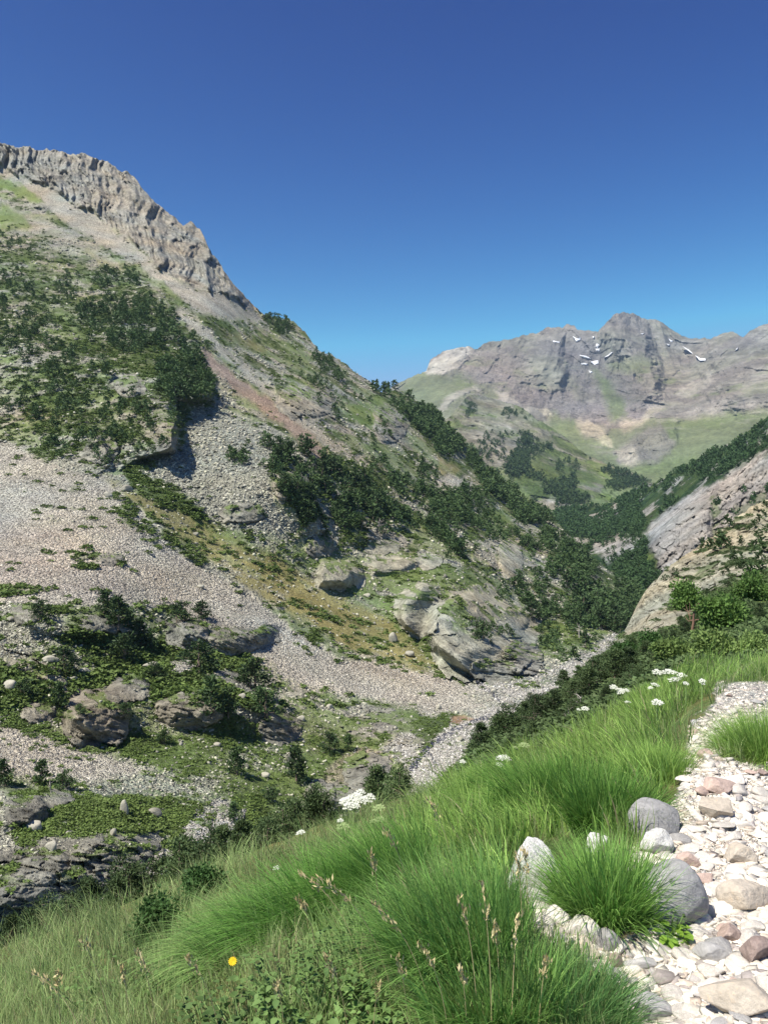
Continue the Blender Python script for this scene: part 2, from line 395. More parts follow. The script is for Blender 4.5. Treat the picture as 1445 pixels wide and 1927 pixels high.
L.paint('LIME', [(800, 700), (806, 675), (850, 655), (885, 649), (878, 665), (865, 690), (835, 700)], 4, .95)
L.paint('LIME', [(820, 770), (850, 735), (900, 722), (902, 730), (870, 745), (840, 775)], 5, .7)
L.paint('LIME', [(930, 735), (950, 735), (985, 765), (1010, 770), (1060, 800), (1040, 805), (990, 780), (940, 755)], 5, .6)
L.paint('PALE', [(1008, 772), (1030, 772), (1060, 802), (1030, 795)], 4, .7)
L.paint('PALE', [(1083, 786), (1105, 784), (1140, 815), (1150, 845), (1130, 835), (1110, 825), (1085, 800)], 4, .45)
L.paint('PALE', [(1165, 800), (1240, 760), (1250, 770), (1175, 815)], 5, .4)
L.paint('LIME', [(1270, 745), (1310, 710), (1345, 700), (1340, 715), (1290, 750)], 5, .6)
L.paint('LIME', [(1300, 780), (1445, 690), (1500, 690), (1445, 740), (1330, 790)], 14, .35)
L.paint('FARGRASS', [(1180, 830), (1250, 800), (1340, 780), (1445, 770), (1600, 770), (1445, 830), (1330, 870), (1240, 905), (1180, 890), (1230, 860)], 12, .8)
L.paint('FARGRASS', [(1040, 780), (1080, 785), (1110, 840), (1150, 860), (1170, 895), (1100, 880), (1000, 850)], 10, .8)
L.paint('PURPLE', [(1150, 855), (1190, 820), (1240, 800), (1270, 830), (1240, 870), (1190, 885)], 8, .7)
L.paint('PALE', [(1155, 850), (1190, 845), (1200, 875), (1170, 880)], 8, .5)
L.paint('FARGRASS', [(1160, 880), (1300, 860), (1330, 880), (1230, 930), (1150, 920)], 10, .8)
L.put('LIME', .4 * ss(.4, .8, L.pn(60, 7, 0, 6, 3)) * softmask(L.X.ravel(), L.Y.ravel(), [(1230, 640), (1445, 600), (1650, 550), (1650, 800), (1445, 790), (1200, 820)], 20))
rk = 1 - L.W[:, KI['FARGRASS']] * .75
fn = (1165, 580, 260)
gx = L.pn(60, 150, 0, 3, 4, fan=fn); gy = L.pn(14, 34, 0, 4, 4, fan=fn)
L.displace(rk * (gx * 92 + gy * 15 + L.noise(60, 3, 5, True) * 12 + facets(L.P0 / np.array([170, 400, 260]), 3) * 16 + facets(L.P0 / np.array([45, 150, 90]), 4) * 4))
for poly, a in (([(1120, 620), (1170, 585), (1215, 600), (1250, 680), (1260, 760), (1190, 780), (1150, 700)], .06),
                ([(930, 640), (1060, 612), (1080, 700), (1060, 760), (960, 730)], .035), ([(1330, 640), (1445, 600), (1650, 560), (1650, 800), (1300, 790)], .05),
                ([(1090, 783), (1145, 815), (1150, 845), (1080, 805)], .02), ([(1165, 815), (1245, 760), (1290, 780), (1280, 840), (1180, 850)], .03)):
    L.relief(a * bump_shape(L.X.ravel() + 10 * gy, L.Y.ravel(), poly, 26, 60, (1, .3)))
L.finalize(mat_terrain('far_rock', 14., .012, bstr=.7), 'mountain', colnoise=260)

# ================================================================ forested shoulder below the far mountain
MID = Layer('hill', [(860, 720, 2700), (905, 745, 2750), (1000, 770, 2700), (1103, 855, 2500), (1220, 906, 2300), (1300, 960, 2200), (700, 800, 2500), (900, 850, 2100), (1000, 900, 2000), (1100, 930, 1950), (1000, 980, 1700), (1200, 980, 1900), (900, 1000, 1650), (1200, 1100, 1500)],
    [(700, 760), (800, 765), (840, 790), (880, 745), (905, 745), (940, 752), (987, 770), (1010, 790), (1036, 806), (1070, 828), (1103, 856), (1140, 872), (1162, 882), (1200, 895), (1222, 908), (1260, 940), (1320, 1000)],
    [(700, 1080), (1320, 1080)], 720, 1320, 400, 260, jit=3, jfreq=.1, seed=2)
L = MID; L.base('FARGRASS')
L.put('FARROCK', .9 * L.patch(90, .0, 1, .15))
L.put('FARROCK', .7 * softmask(L.wx, L.wy, [(850, 730), (905, 740), (1000, 775), (1010, 830), (950, 880), (880, 860), (840, 800)], 20) * L.patch(60, -.2, 5))
L.paint('LIME', [(880, 820), (960, 790), (1010, 800), (980, 880), (930, 900)], 20, .5, L.patch(50, .0, 7))
L.paint('GRASS', [(1110, 870), (1160, 885), (1200, 900), (1190, 935), (1120, 955), (1090, 950), (1140, 915)], 6, .7)
L.paint('LIME', [(1030, 930), (1080, 935), (1085, 950), (1030, 955)], 5, .8)
L.paint('SHRUB', [(1000, 830), (1060, 820), (1110, 870), (1150, 880), (1100, 900), (1020, 880)], 16, .7, L.patch(60, -.1, 9))
L.paint('SHRUB', [(960, 890), (1060, 880), (1120, 900), (1100, 940), (1000, 950)], 16, .8, L.patch(60, -.3, 9))
L.displace(L.noise(130, 5, 3, True) * 35 + L.noise(30, 3, 4, True) * 8)
L.finalize(mat_terrain('mid_rock', 5., .03, bstr=.8), 'hill', colnoise=80)

# ================================================================ dark valley side with the grey cliff
VAL = Layer('valley_side', [(1700, 620, 1150), (1445, 780, 1000), (1380, 832, 1060), (1280, 880, 1200), (1215, 915, 1350), (1130, 950, 1500), (1040, 960, 1600), (960, 980, 1600), (1445, 860, 820), (1350, 900, 900), (1280, 960, 900), (1240, 1040, 760),
    (1230, 1090, 700), (1150, 1000, 1150), (1100, 1040, 1050), (1180, 1060, 850), (1445, 950, 700), (1350, 1000, 720), (1600, 900, 700), (1200, 1150, 600), (1050, 1010, 1200), (1400, 1150, 500)],
    [(900, 990), (960, 975), (1040, 958), (1090, 956), (1130, 950), (1160, 944), (1215, 917), (1245, 903), (1280, 882), (1310, 868), (1345, 846), (1380, 834), (1410, 808), (1445, 785), (1500, 750), (1700, 620)],
    [(900, 1180), (1700, 1180)], 900, 1640, 480, 330, jit=4, jfreq=.1, seed=3)
L = VAL; L.base('FOREST'); L.put('SHRUB', .5 * L.patch(60, 0, 11))
L.put('CLIFFV', .8 * L.patch(45, .35, 1, .1))
L.paint('CLIFFV', [(1215, 1000), (1235, 975), (1280, 940), (1330, 915), (1370, 890), (1445, 860), (1700, 740), (1700, 1000), (1445, 940), (1380, 985), (1300, 1045), (1250, 1095), (1225, 1050)], 5, 1.0)
L.paint('CLIFFV', [(1110, 1015), (1150, 995), (1200, 1005), (1190, 1045), (1150, 1060)], 8, .8, L.patch(40, -.1, 4))
L.paint('CLIFFV', [(1120, 975), (1190, 955), (1200, 962), (1130, 995)], 4, .7, L.patch(25, 0, 4))
L.paint('CLIFFV', [(1240, 925), (1290, 890), (1300, 900), (1260, 930)], 4, .8, L.patch(25, -.1, 4))
L.paint('CLIFFV', [(1330, 880), (1445, 800), (1600, 700), (1600, 800), (1445, 860), (1350, 900)], 8, .5, L.patch(25, .0, 4))
L.paint('GRASS', [(1195, 1050), (1230, 1040), (1235, 1080), (1205, 1075)], 4, .9)
L.paint('SHRUB', [(1335, 930), (1350, 930), (1360, 1000), (1340, 1010)], 6, .7, L.patch(12, 0, 14))
L.paint('SHRUB', [(1380, 950), (1445, 930), (1445, 960), (1380, 985)], 6, .5)
cl = L.W[:, KI['CLIFFV']]
L.displace(cl * (L.pn(30, 60, .35, 3, 4) * 12 + L.pn(8, 12, 0, 5, 3) * 5 + facets(np.stack([(L.X.ravel() + .5 * L.Y.ravel()) / 17, (L.Y.ravel() - .3 * L.X.ravel()) / 24, 0 * cl], -1), 3) * 9 + facets(np.stack([L.X.ravel() / 6, L.Y.ravel() / 7, 0 * cl], -1), 4) * 2.6) + (1 - cl) * (L.noise(80, 4, 6, True) * 16))
L.relief(.05 * bump_shape(L.X.ravel(), L.Y.ravel(), [(1215, 1000), (1280, 935), (1340, 925), (1345, 1010), (1300, 1060), (1240, 1120), (1220, 1060)], 20, 25, (1, .4)))
L.finalize(mat_terrain('val_rock', 2.5, .06, bstr=.8), 'valley_side', colnoise=40)

# ================================================================ the big left hillside with the stream at its foot
LP = [(0, 1700, 75), (0, 1500, 105), (0, 1380, 130), (0, 1250, 155), (0, 1100, 200), (0, 950, 270), (0, 830, 340), (0, 700, 430), (0, 500, 620), (0, 350, 850), (0, 268, 920),
      (400, 1000, 300), (400, 800, 385), (400, 600, 600), (400, 480, 820), (495, 595, 800), (500, 900, 330), (700, 720, 850), (760, 740, 900), (830, 790, 900), (900, 860, 880), (960, 920, 850), (1040, 975, 790), (1100, 1030, 700), (1200, 1120, 600),
      (700, 1000, 380), (700, 900, 450), (800, 1000, 420), (900, 1000, 490), (1000, 1050, 520), (1050, 1100, 470), (1000, 1180, 370), (1000, 1270, 270), (900, 1280, 255), (850, 1100, 340), (800, 1200, 280), (700, 1150, 300), (600, 1060, 320), (600, 1200, 250),
      (600, 1350, 190), (400, 1200, 215), (400, 1350, 165), (300, 1450, 135), (300, 1650, 88), (200, 1300, 165), (200, 1100, 210), (200, 950, 280), (200, 800, 370), (200, 600, 540), (200, 450, 760), (200, 320, 920), (600, 1500, 150), (750, 1440, 165), (930, 1320, 225), (1100, 1230, 330),
      (1180, 1180, 430), (700, 800, 600), (600, 700, 700), (600, 800, 480), (900, 930, 620), (1300, 1180, 500), (600, 1700, 100), (1000, 1500, 150), (0, 1900, 55), (-200, 1700, 72), (-200, 1200, 165), (-200, 900, 300), (-200, 600, 520), (-200, 300, 900), (-200, 150, 1000), (-500, 1700, 70), (-500, 900, 310), (-500, 100, 980)]
LEFT = Layer('hillside', LP,
    [(-520, 60), (-260, 150), (-100, 230), (0, 266), (12, 274), (30, 278), (45, 272), (60, 281), (100, 284), (150, 290), (180, 296), (215, 316), (240, 322), (262, 345), (285, 372), (300, 382), (330, 412), (345, 424), (360, 420), (378, 436), (395, 466), (415, 498), (430, 522), (455, 552), (478, 575), (495, 592), (520, 596), (545, 600), (575, 628), (600, 655), (640, 680), (680, 708), (700, 722), (715, 735), (740, 735), (770, 742), (800, 762), (830, 795), (870, 830), (900, 862), (930, 895), (960, 922), (1000, 955), (1040, 978), (1070, 1010), (1100, 1032), (1130, 1060), (1160, 1085), (1190, 1105), (1230, 1125), (1330, 1150)],
    [(-520, 1960), (-260, 1900), (0, 1860), (300, 1720), (640, 1580), (900, 1500), (1060, 1400), (1200, 1290), (1330, 1260)], -460, 1320, 1090, 780, jit=5, jfreq=.07, back=8, seed=4)
L = LEFT; X, Y = L.wx, L.wy
L.base('ROCK')
mixg = L.patch(22, .02, 1, .1, (1, 1.4, .8)); mixs = L.patch(13, .18, 2, .1, (1, 1.4, .8)); big = L.patch(60, 0, 3, .3)
L.put('TALUS', .75 * L.patch(30, -.15, 12))
L.put('GRASS', .65 * mixg); L.put('SHRUB', .8 * mixs)
def P(k, poly, soft=7, amt=1.0, noise=None): return L.paint(k, poly, soft, amt, noise)
# upper cliff band and its scree apron
cliff = P('CLIFF', [(-300, 100), (0, 262), (60, 270), (150, 280), (240, 312), (300, 372), (375, 425), (402, 468), (432, 518), (500, 592), (470, 588), (420, 560), (380, 545), (335, 522), (300, 500), (255, 460), (215, 425), (180, 395), (140, 385), (90, 350), (40, 330), (0, 312), (-300, 200)], 5)
P('SCREE', [(-300, 220), (0, 315), (40, 332), (90, 352), (140, 387), (180, 397), (215, 427), (255, 462), (235, 480), (180, 455), (130, 425), (80, 385), (30, 350), (-300, 240)], 5, .95)
P('SCREE', [(255, 462), (300, 502), (335, 524), (380, 547), (420, 562), (470, 590), (500, 600), (480, 610), (430, 600), (370, 590), (330, 560), (290, 525), (240, 480)], 6, .95)
P('SCREE', [(30, 430), (0, 380), (80, 410), (180, 460), (230, 500), (180, 495), (100, 470)], 8, .6)
P('GRASS', [(-20, 315), (10, 328), (50, 352), (90, 385), (70, 385), (0, 350)], 4, .9)
P('GRASS', [(0, 380), (50, 410), (60, 430), (0, 440)], 6, .8)
P('OLIVE', [(160, 470), (240, 510), (230, 520), (150, 480)], 6, .5); P('GRASS', [(280, 520), (310, 530), (350, 575), (340, 580)], 4, .7)
# forested crag on the left
crag = [(-200, 430), (60, 430), (140, 470), (200, 490), (250, 500), (300, 545), (330, 590), (365, 620), (395, 660), (410, 720), (420, 760), (370, 780), (350, 850), (260, 870), (210, 890), (140, 870), (60, 830), (-20, 810), (-200, 780)]
P('GRASS', [(100, 680), (200, 690), (300, 720), (250, 760), (180, 750), (60, 800), (0, 810), (0, 720)], 14, .7, L.patch(20, -.1, 21))
P('GRASS', [(60, 560), (180, 620), (160, 650), (60, 620)], 12, .6); P('GRASS', [(0, 660), (60, 690), (60, 740), (0, 760)], 12, .5)
P('SHRUB', [(140, 500), (250, 510), (300, 560), (340, 640), (390, 700), (400, 750), (330, 760), (260, 700), (150, 640), (180, 560)], 14, .75, L.patch(14, -.15, 22))
P('SHRUB', [(0, 450), (120, 560), (100, 600), (0, 560)], 14, .4, L.patch(14, 0, 22))
P('ROCK', crag, 20, .8, L.patch(9, .22, 61, .07, (1, 1.5, .7)))
P('SHRUB', crag, 20, .7, L.patch(11, .05, 62, .08, (1, 1.5, .8)))
# gullies and stripes right of the crag
P('GRASS', [(350, 590), (480, 600), (560, 640), (640, 720), (560, 730), (470, 660)], 14, .45, L.patch(18, .0, 24))
P('GRASS', [(430, 700), (480, 725), (560, 800), (620, 850), (660, 880), (600, 870), (520, 800), (450, 740)], 5, .95)
L.put('SCREE', .9 * linemask(X, Y, [(345, 588), (400, 640), (450, 680), (500, 735), (560, 785), (620, 835), (690, 870)], 9, 5) * L.patch(10, -.5, 25))
L.put('RED', .95 * np.maximum(linemask(X, Y, [(385, 670), (420, 705), (460, 735)], 13, 6), linemask(X, Y, [(460, 735), (520, 780), (570, 820), (600, 855)], 13, 7)))
P('ROCK', [(520, 735), (560, 725), (620, 750), (640, 780), (600, 800), (560, 780)], 8, .85)
P('OLIVE', [(420, 620), (480, 640), (500, 660), (470, 660)], 6, .7)
P('GRASS', [(660, 760), (720, 740), (720, 800), (680, 800), (650, 790)], 8, .8); P('GRASS', [(700, 820), (760, 850), (790, 900), (740, 880), (690, 840)], 8, .7)
P('OLIVE', [(820, 860), (870, 880), (860, 900), (820, 890)], 6, .7); P('SCREE', [(815, 905), (850, 885), (880, 910), (850, 915), (830, 920)], 4, .9); P('SCREE', [(870, 900), (890, 890), (905, 915), (885, 920)], 4, .8)
P('ROCK', [(700, 770), (740, 770), (770, 830), (760, 850), (720, 810)], 8, .7)
P('SHRUB', [(700, 725), (740, 725), (830, 790), (900, 860), (960, 920), (1040, 975), (1020, 990), (920, 930), (820, 850), (730, 770)], 7, .7, L.patch(16, -.25, 26))
P('SHRUB', [(640, 860), (760, 900), (860, 1000), (800, 1010), (680, 960), (560, 960), (500, 900), (520, 860)], 16, .55, L.patch(16, 0, 27))
P('GRASS', [(880, 960), (960, 960), (960, 1010), (900, 1000)], 8, .8)
P('ROCK', [(925, 1025), (940, 1020), (985, 1075), (975, 1090), (950, 1070)], 5, .9); P('SCREE', [(890, 1010), (900, 1010), (960, 1080), (950, 1085)], 3, .7)
P('FOREST', [(1060, 1000), (1130, 1050), (1220, 1110), (1220, 1180), (1140, 1200), (1060, 1150), (1090, 1100)], 14, .6, L.patch(14, -.2, 28))
# talus field
P('TALUS', [(365, 765), (430, 770), (500, 815), (530, 840), (500, 880), (520, 950), (560, 1000), (470, 1000), (400, 985), (360, 940), (300, 900), (275, 880), (330, 850), (350, 830), (350, 790)], 8, .97)
P('TALUS', [(430, 940), (560, 980), (600, 1040), (500, 1010), (420, 985)], 10, .6, L.patch(14, -.2, 29))
# grassy shrub stripe and big scree
P('SCREE', [(-300, 780), (0, 830), (60, 850), (130, 890), (200, 900), (260, 950), (300, 1000), (350, 1050), (420, 1090), (500, 1140), (560, 1190), (640, 1240), (740, 1250), (830, 1270), (900, 1290), (940, 1320), (900, 1345), (800, 1345), (700, 1325), (600, 1300), (520, 1290), (480, 1240), (420, 1185), (330, 1150), (200, 1135), (0, 1150), (-300, 1160)], 7, .97)
P('PINK', [(-300, 960), (0, 980), (100, 1000), (200, 1060), (250, 1120), (150, 1125), (0, 1110), (-300, 1120)], 26, .6)
P('OLIVE', [(190, 895), (260, 925), (330, 950), (420, 1000), (540, 1060), (620, 1110), (740, 1170), (800, 1215), (860, 1262), (800, 1262), (720, 1235), (640, 1215), (560, 1160), (470, 1110), (400, 1060), (330, 1010), (260, 950)], 10, .92, np.clip(.45 + .55 * L.patch(7, -.2, 30, .2), 0, 1))
P('SHRUB', [(225, 868), (260, 880), (330, 930), (385, 965), (400, 985), (340, 965), (270, 930), (240, 905)], 5, .9)
P('GRASS', [(330, 960), (420, 990), (540, 1050), (600, 1080), (500, 1060), (400, 1010)], 8, .6, L.patch(9, 0, 31))
P('SHRUB', [(200, 930), (240, 940), (320, 1020), (300, 1030), (230, 980)], 10, .7, L.patch(5, .1, 32, .08)); P('SHRUB', [(20, 890), (180, 920), (170, 1000), (100, 990)], 20, .6, L.patch(5, .35, 33, .06))
P('SHRUB', [(130, 1040), (160, 1030), (230, 1050), (225, 1065), (140, 1070)], 5, .6, L.patch(4, 0, 34)); P('SHRUB', [(400, 1000), (560, 1060), (540, 1090), (420, 1040)], 12, .45, L.patch(5, .2, 35, .08))
P('SHRUB', [(0, 1095), (80, 1105), (60, 1120), (0, 1118)], 6, .5)
# middle: rock domes and green hollows
P('GRASS', [(560, 1040), (640, 1040), (760, 1050), (900, 1080), (980, 1120), (800, 1120), (740, 1150), (780, 1200), (860, 1260), (800, 1230), (700, 1140), (600, 1080)], 12, .85, L.patch(10, -.45, 36))
P('OLIVE', [(700, 1045), (780, 1045), (780, 1060), (700, 1065)], 7, .6)
P('ROCK', [(585, 1075), (610, 1055), (660, 1060), (680, 1085), (650, 1105), (600, 1105)], 5, .95)
P('ROCK', [(745, 1160), (760, 1120), (800, 1100), (830, 1105), (820, 1130), (795, 1155), (790, 1195), (760, 1180)], 5, .95)
P('ROCK', [(795, 1185), (810, 1150), (850, 1115), (880, 1110), (940, 1130), (1000, 1150), (1020, 1200), (1010, 1240), (980, 1265), (900, 1280), (850, 1250), (810, 1220)], 6, .97)
P('GRASS', [(900, 1180), (960, 1200), (980, 1250), (930, 1240)], 12, .7, L.patch(6, .05, 37)); P('SHRUB', [(960, 1130), (1080, 1150), (1100, 1210), (1010, 1220)], 14, .7, L.patch(8, -.05, 38))
P('GRASS', [(1020, 1170), (1120, 1170), (1160, 1200), (1060, 1250), (1010, 1240)], 10, .75, L.patch(8, -.2, 39))
# lower knolls and flats
P('GRASS', [(0, 1190), (120, 1210), (250, 1180), (300, 1230), (240, 1330), (60, 1340), (0, 1280)], 14, .8, L.patch(9, -.35, 40))
P('TALUS', [(-300, 1130), (0, 1130), (120, 1160), (130, 1200), (40, 1240), (-300, 1250)], 12, .8)
P('GRASS', [(510, 1250), (560, 1290), (700, 1320), (780, 1330), (800, 1350), (700, 1400), (560, 1400), (540, 1320)], 12, .75, L.patch(6, -.25, 41))
P('SHRUB', [(180, 1240), (330, 1210), (480, 1280), (560, 1360), (640, 1380), (720, 1400), (690, 1440), (540, 1440), (380, 1400), (300, 1410), (180, 1390), (120, 1310)], 12, .6, L.patch(9, -.15, 42))
P('GRASS', [(300, 1390), (560, 1390), (720, 1400), (760, 1420), (730, 1500), (520, 1560), (420, 1500), (300, 1470), (240, 1470)], 12, .85, L.patch(6, -.4, 43))
P('TALUS', [(400, 1420), (520, 1400), (560, 1440), (450, 1450)], 10, .5, L.patch(3, .0, 44, .05))
P('SCREE', [(-300, 1330), (0, 1370), (80, 1385), (160, 1410), (250, 1435), (290, 1450), (200, 1470), (80, 1470), (0, 1450), (-300, 1450)], 10, .95)
P('TALUS', [(120, 1470), (260, 1450), (420, 1460), (400, 1500), (300, 1490), (140, 1500)], 10, .7, L.patch(4, -.2, 45))
P('SHRUB', [(120, 1495), (290, 1500), (310, 1560), (250, 1580), (150, 1560)], 5, .95); P('SHRUB', [(20, 1570), (100, 1500), (130, 1530), (50, 1610)], 8, .8)
P('SHRUB', [(300, 1500), (390, 1510), (380, 1550), (320, 1555)], 8, .8, L.patch(4, -.3, 46)); P('SHRUB', [(440, 1500), (500, 1490), (500, 1560), (460, 1560)], 8, .9)
P('ROCK', [(-300, 1560), (0, 1600), (100, 1580), (200, 1575), (310, 1560), (305, 1600), (240, 1660), (140, 1700), (0, 1760), (-300, 1800)], 6, .95)
P('WHITE', [(300, 1600), (340, 1570), (390, 1510), (430, 1510), (460, 1560), (500, 1580), (420, 1600), (360, 1640), (280, 1680), (290, 1640)], 8, .85, L.patch(3, -.3, 47))
P('WHITE', [(120, 1720), (200, 1680), (280, 1660), (220, 1720), (130, 1760)], 6, .8)
P('RED', [(620, 1440), (680, 1410), (730, 1420), (730, 1480), (680, 1500), (600, 1500), (610, 1460)], 8, .6)
P('ROCK', [(570, 1480), (640, 1470), (720, 1500), (690, 1540), (600, 1530)], 6, .8)
# stream bed
P('WHITE', [(765, 1470), (790, 1420), (840, 1370), (900, 1345), (925, 1320), (890, 1290), (930, 1275), (990, 1285), (1060, 1255), (1110, 1225), (1180, 1180), (1200, 1200), (1100, 1280), (1010, 1330), (930, 1370), (880, 1420), (840, 1450), (800, 1480)], 7, .97)
P('GRASS', [(990, 1285), (1060, 1265), (1040, 1290), (1000, 1298)], 5, .7); P('GRASS', [(870, 1395), (900, 1380), (900, 1400), (870, 1410)], 5, .5)
P('WHITE', [(720, 1400), (790, 1370), (790, 1420), (760, 1450)], 10, .6, L.patch(2.5, .0, 48, .05))
P('GRASS', [(780, 1400), (850, 1370), (900, 1350), (930, 1340), (900, 1400), (820, 1450), (780, 1460)], 14, .6, L.patch(3.2, .15, 64, .06))
P('TALUS', [(880, 1290), (1180, 1180), (1200, 1200), (1000, 1340), (900, 1380)], 12, .7, L.patch(4, .0, 65, .1))
P('SOIL', [(840, 1365), (855, 1352), (890, 1350), (895, 1358), (860, 1366)], 4, .8)
P('GRASS', [(890, 1270), (930, 1285), (910, 1292), (880, 1280)], 4, .8)

Wc = {k: L.W[:, KI[k]].copy() for k in KEYS}
rough = Wc['ROCK'] + Wc['CLIFF'] + .35 * Wc['TALUS'] + .5 * Wc['SHRUB'] + .25 * Wc['GRASS']
Dn = (L.D.ravel() / 300) ** .5
cl = Wc['CLIFF']
wv = 16 * L.noise(60, 3, 88)
fl = lambda su, sv, sd: ridged(np.stack([(L.X.ravel() + wv - .22 * L.Y.ravel()) / su, (L.Y.ravel() + .5 * L.X.ravel()) / sv, 0 * wv + sd * 3.1], -1), 4, sd, .55)
L.displace(cl * (fl(42, 200, 3) * 30 + fl(15, 90, 5) * 13 + L.pn(7, 12, .2, 6, 3) * 5 - 8))
uneven = ss(1350, 1150, Y)
domem = np.zeros(len(cl))
for x, y, w, h, cls, lb in OC:
    if cls == 'DOME': domem = np.maximum(domem, ss(1.5, .9, np.hypot((LEFT.X.ravel() - x) / (w / 2), (LEFT.Y.ravel() - y) / (h / 2))))
rough = rough * (1 - .7 * domem)
L.displace(rough * (1 - cl) * Dn * (L.noise(26, 5, 6, True) * 5.2 * (.35 + .65 * uneven) + L.noise(6, 4, 7, True) * 1.5) + (1 - cl) * L.noise(1.3, 2, 9, True) * .22)
rkm = (Wc['ROCK'] + .5 * Wc['TALUS']) * (1 - cl) * (1 - domem); cm = rkm > .15; fc = np.zeros(len(cl)); fc[cm] = facets(L.P0[cm] / 9.0, 13) * 1.7 + facets(L.P0[cm] / 2.6, 14) * .5
L.displace(rkm * fc * Dn)
def crags(polys):
    j = 6 * L.noise(22, 2, 77)
    for poly, a, ws, wg in polys:
        L.relief(a * bump_shape(L.X.ravel() + j, L.Y.ravel() + j * .6, poly, ws, wg, (.9, .55)))
crags([([(-200, 400), (140, 470), (250, 495), (300, 540), (345, 590), (385, 640), (402, 700), (410, 760), (345, 775), (330, 850), (265, 868), (215, 890), (130, 870), (-20, 812), (-200, 780)], .125, 26, 330),
       ([(120, 640), (190, 650), (225, 700), (205, 730), (150, 720), (60, 700)], .05, 20, 90), ([(60, 730), (150, 740), (200, 790), (215, 880), (180, 890), (120, 850)], .05, 18, 90),
       ([(300, 760), (345, 790), (345, 840), (310, 850), (290, 800)], .03, 14, 50), ([(210, 800), (270, 830), (280, 865), (230, 870), (200, 840)], .03, 12, 50),
       ([(520, 735), (570, 725), (640, 760), (640, 800), (590, 800), (540, 770)], .05, 22, 80), ([(480, 930), (560, 900), (600, 960), (640, 1010), (560, 1010)], .04, 26, 80),
       ([(560, 900), (700, 900), (760, 940), (770, 1000), (700, 1020), (640, 980)], .05, 30, 120), ([(600, 980), (680, 960), (760, 1000), (800, 1030), (640, 1035)], .03, 20, 60),
       ([(700, 770), (740, 770), (780, 850), (760, 880), (710, 830)], .04, 20, 80), ([(850, 980), (940, 960), (1000, 1060), (980, 1100), (900, 1080)], .04, 26, 90),
       ([(750, 800), (850, 830), (900, 930), (880, 960), (800, 900)], .04, 24, 90), ([(1000, 980), (1080, 1020), (1110, 1090), (1080, 1110), (1000, 1050)], .04, 24, 90),
       ([(585, 1075), (610, 1052), (660, 1056), (690, 1085), (655, 1110), (600, 1108)], .035, 24, 10), ([(690, 1060), (780, 1040), (800, 1060), (760, 1085), (700, 1085)], .02, 16, 10),
       ([(745, 1165), (760, 1120), (800, 1098), (835, 1105), (820, 1135), (797, 1160), (790, 1200), (760, 1185)], .05, 34, 10),
       ([(795, 1190), (810, 1150), (850, 1112), (890, 1108), (950, 1130), (1010, 1160), (1025, 1210), (1015, 1250), (980, 1268), (900, 1284), (850, 1254), (810, 1225)], .07, 65, 18),
       ([(10, 1150), (60, 1135), (200, 1140), (260, 1160), (290, 1190), (300, 1220), (180, 1215), (60, 1200)], .03, 34, 14), ([(325, 1165), (400, 1150), (500, 1158), (540, 1180), (515, 1210), (460, 1232), (400, 1225), (340, 1215)], .04, 34, 14),
       ([(120, 1340), (190, 1300), (300, 1240), (420, 1250), (500, 1300), (560, 1340), (560, 1385), (480, 1390), (300, 1380), (190, 1400), (130, 1380)], .055, 70, 16),
       ([(-200, 1480), (60, 1480), (150, 1490), (300, 1500), (312, 1560), (300, 1610), (220, 1660), (120, 1720), (0, 1780), (-200, 1820)], .085, 95, 18),
       ([(0, 1500), (70, 1490), (100, 1520), (60, 1560), (0, 1570)], .03, 24, 8), ([(570, 1480), (650, 1470), (730, 1430), (740, 1480), (700, 1530), (600, 1540)], .04, 36, 12)])
OWN = np.full(L.nr * L.nc, -1); GX, GY = L.X.ravel(), L.Y.ravel()
jx, jy = L.pn(22, 22, 0, 81, 4, False), L.pn(22, 22, 0, 82, 4, False); bx, by = L.pn(45, 45, 0, 83, 2, False), L.pn(45, 45, 0, 84, 2, False); DR = L.D.ravel().copy()
for k, (x, y, w, h, cls, lb) in enumerate(OC):
    near_ = (np.abs(GX - x) < w) & (np.abs(GY - y) < h); i = np.nonzero(near_)[0]
    wj = min(min(w, h) * .2, 9); wb = min(w, h) * .13
    u = np.abs(GX[i] + jx[i] * wj - x) / (w / 2); v = (GY[i] + jy[i] * wj - y) / (h / 2)
    e = 1 - (u ** 2.6 + np.abs(v) ** 2.4) ** (1 / 2.5)
    e0 = 1 - ((np.abs(GX[i] + bx[i] * wb - x) / (w / 2)) ** 2.6 + (np.abs(GY[i] + by[i] * wb - y) / (h / 2)) ** 2.4) ** (1 / 2.5)
    ins = e > 0; e0 = np.maximum(e0[ins], 0); i = i[ins]; e = e[ins]; v = v[ins]
    d = DR[i].mean(); A = h * d / F
    s_ = np.clip(e0 * np.where(v > 0, 1.6, 3.2), 0, 1); s_ = np.sqrt(s_)
    fsz = max(A * .42, 1.2); sm = .12 if cls == 'DOME' else .5
    rel = A * (.25 if cls == 'DOME' else .42) * s_ + np.minimum(1, e0 * 5) * (facets(L.P0[i] / fsz + k * 7.7, 20 + k) * A * .20 * sm + facets(L.P0[i] / (fsz * .3) + k, 50 + k) * A * .055 * sm + .02 * A * ridged(L.P0[i] / (fsz * .5), 4, k) + (.07 * A * ridged(L.P0[i] / (A * .8), 4, k + 9) if cls == 'DOME' else 0))
    DR[i] -= rel; OWN[i] = k
    top = ss(.25, -.45, v) * ss(.0, .12, fbm(L.P0[i] / (A * .22 + .5), 4, k) - .12 + .18 * ss(0, -.8, v)); keyi = 'DOMEC' if cls == 'DOME' else ('WHITE' if cls == 'WHITE' else 'ROCKD')
    L.W[i] = 0; L.W[i, KI[keyi]] = 1 - .85 * top; L.W[i, KI['GRASS']] = .85 * top
L.D = DR.reshape(L.nr, L.nc)
M_LEFT = mat_terrain('left_rock', .75, .22)
L.finalize(M_LEFT, 'hillside', colnoise=14, own=OWN)

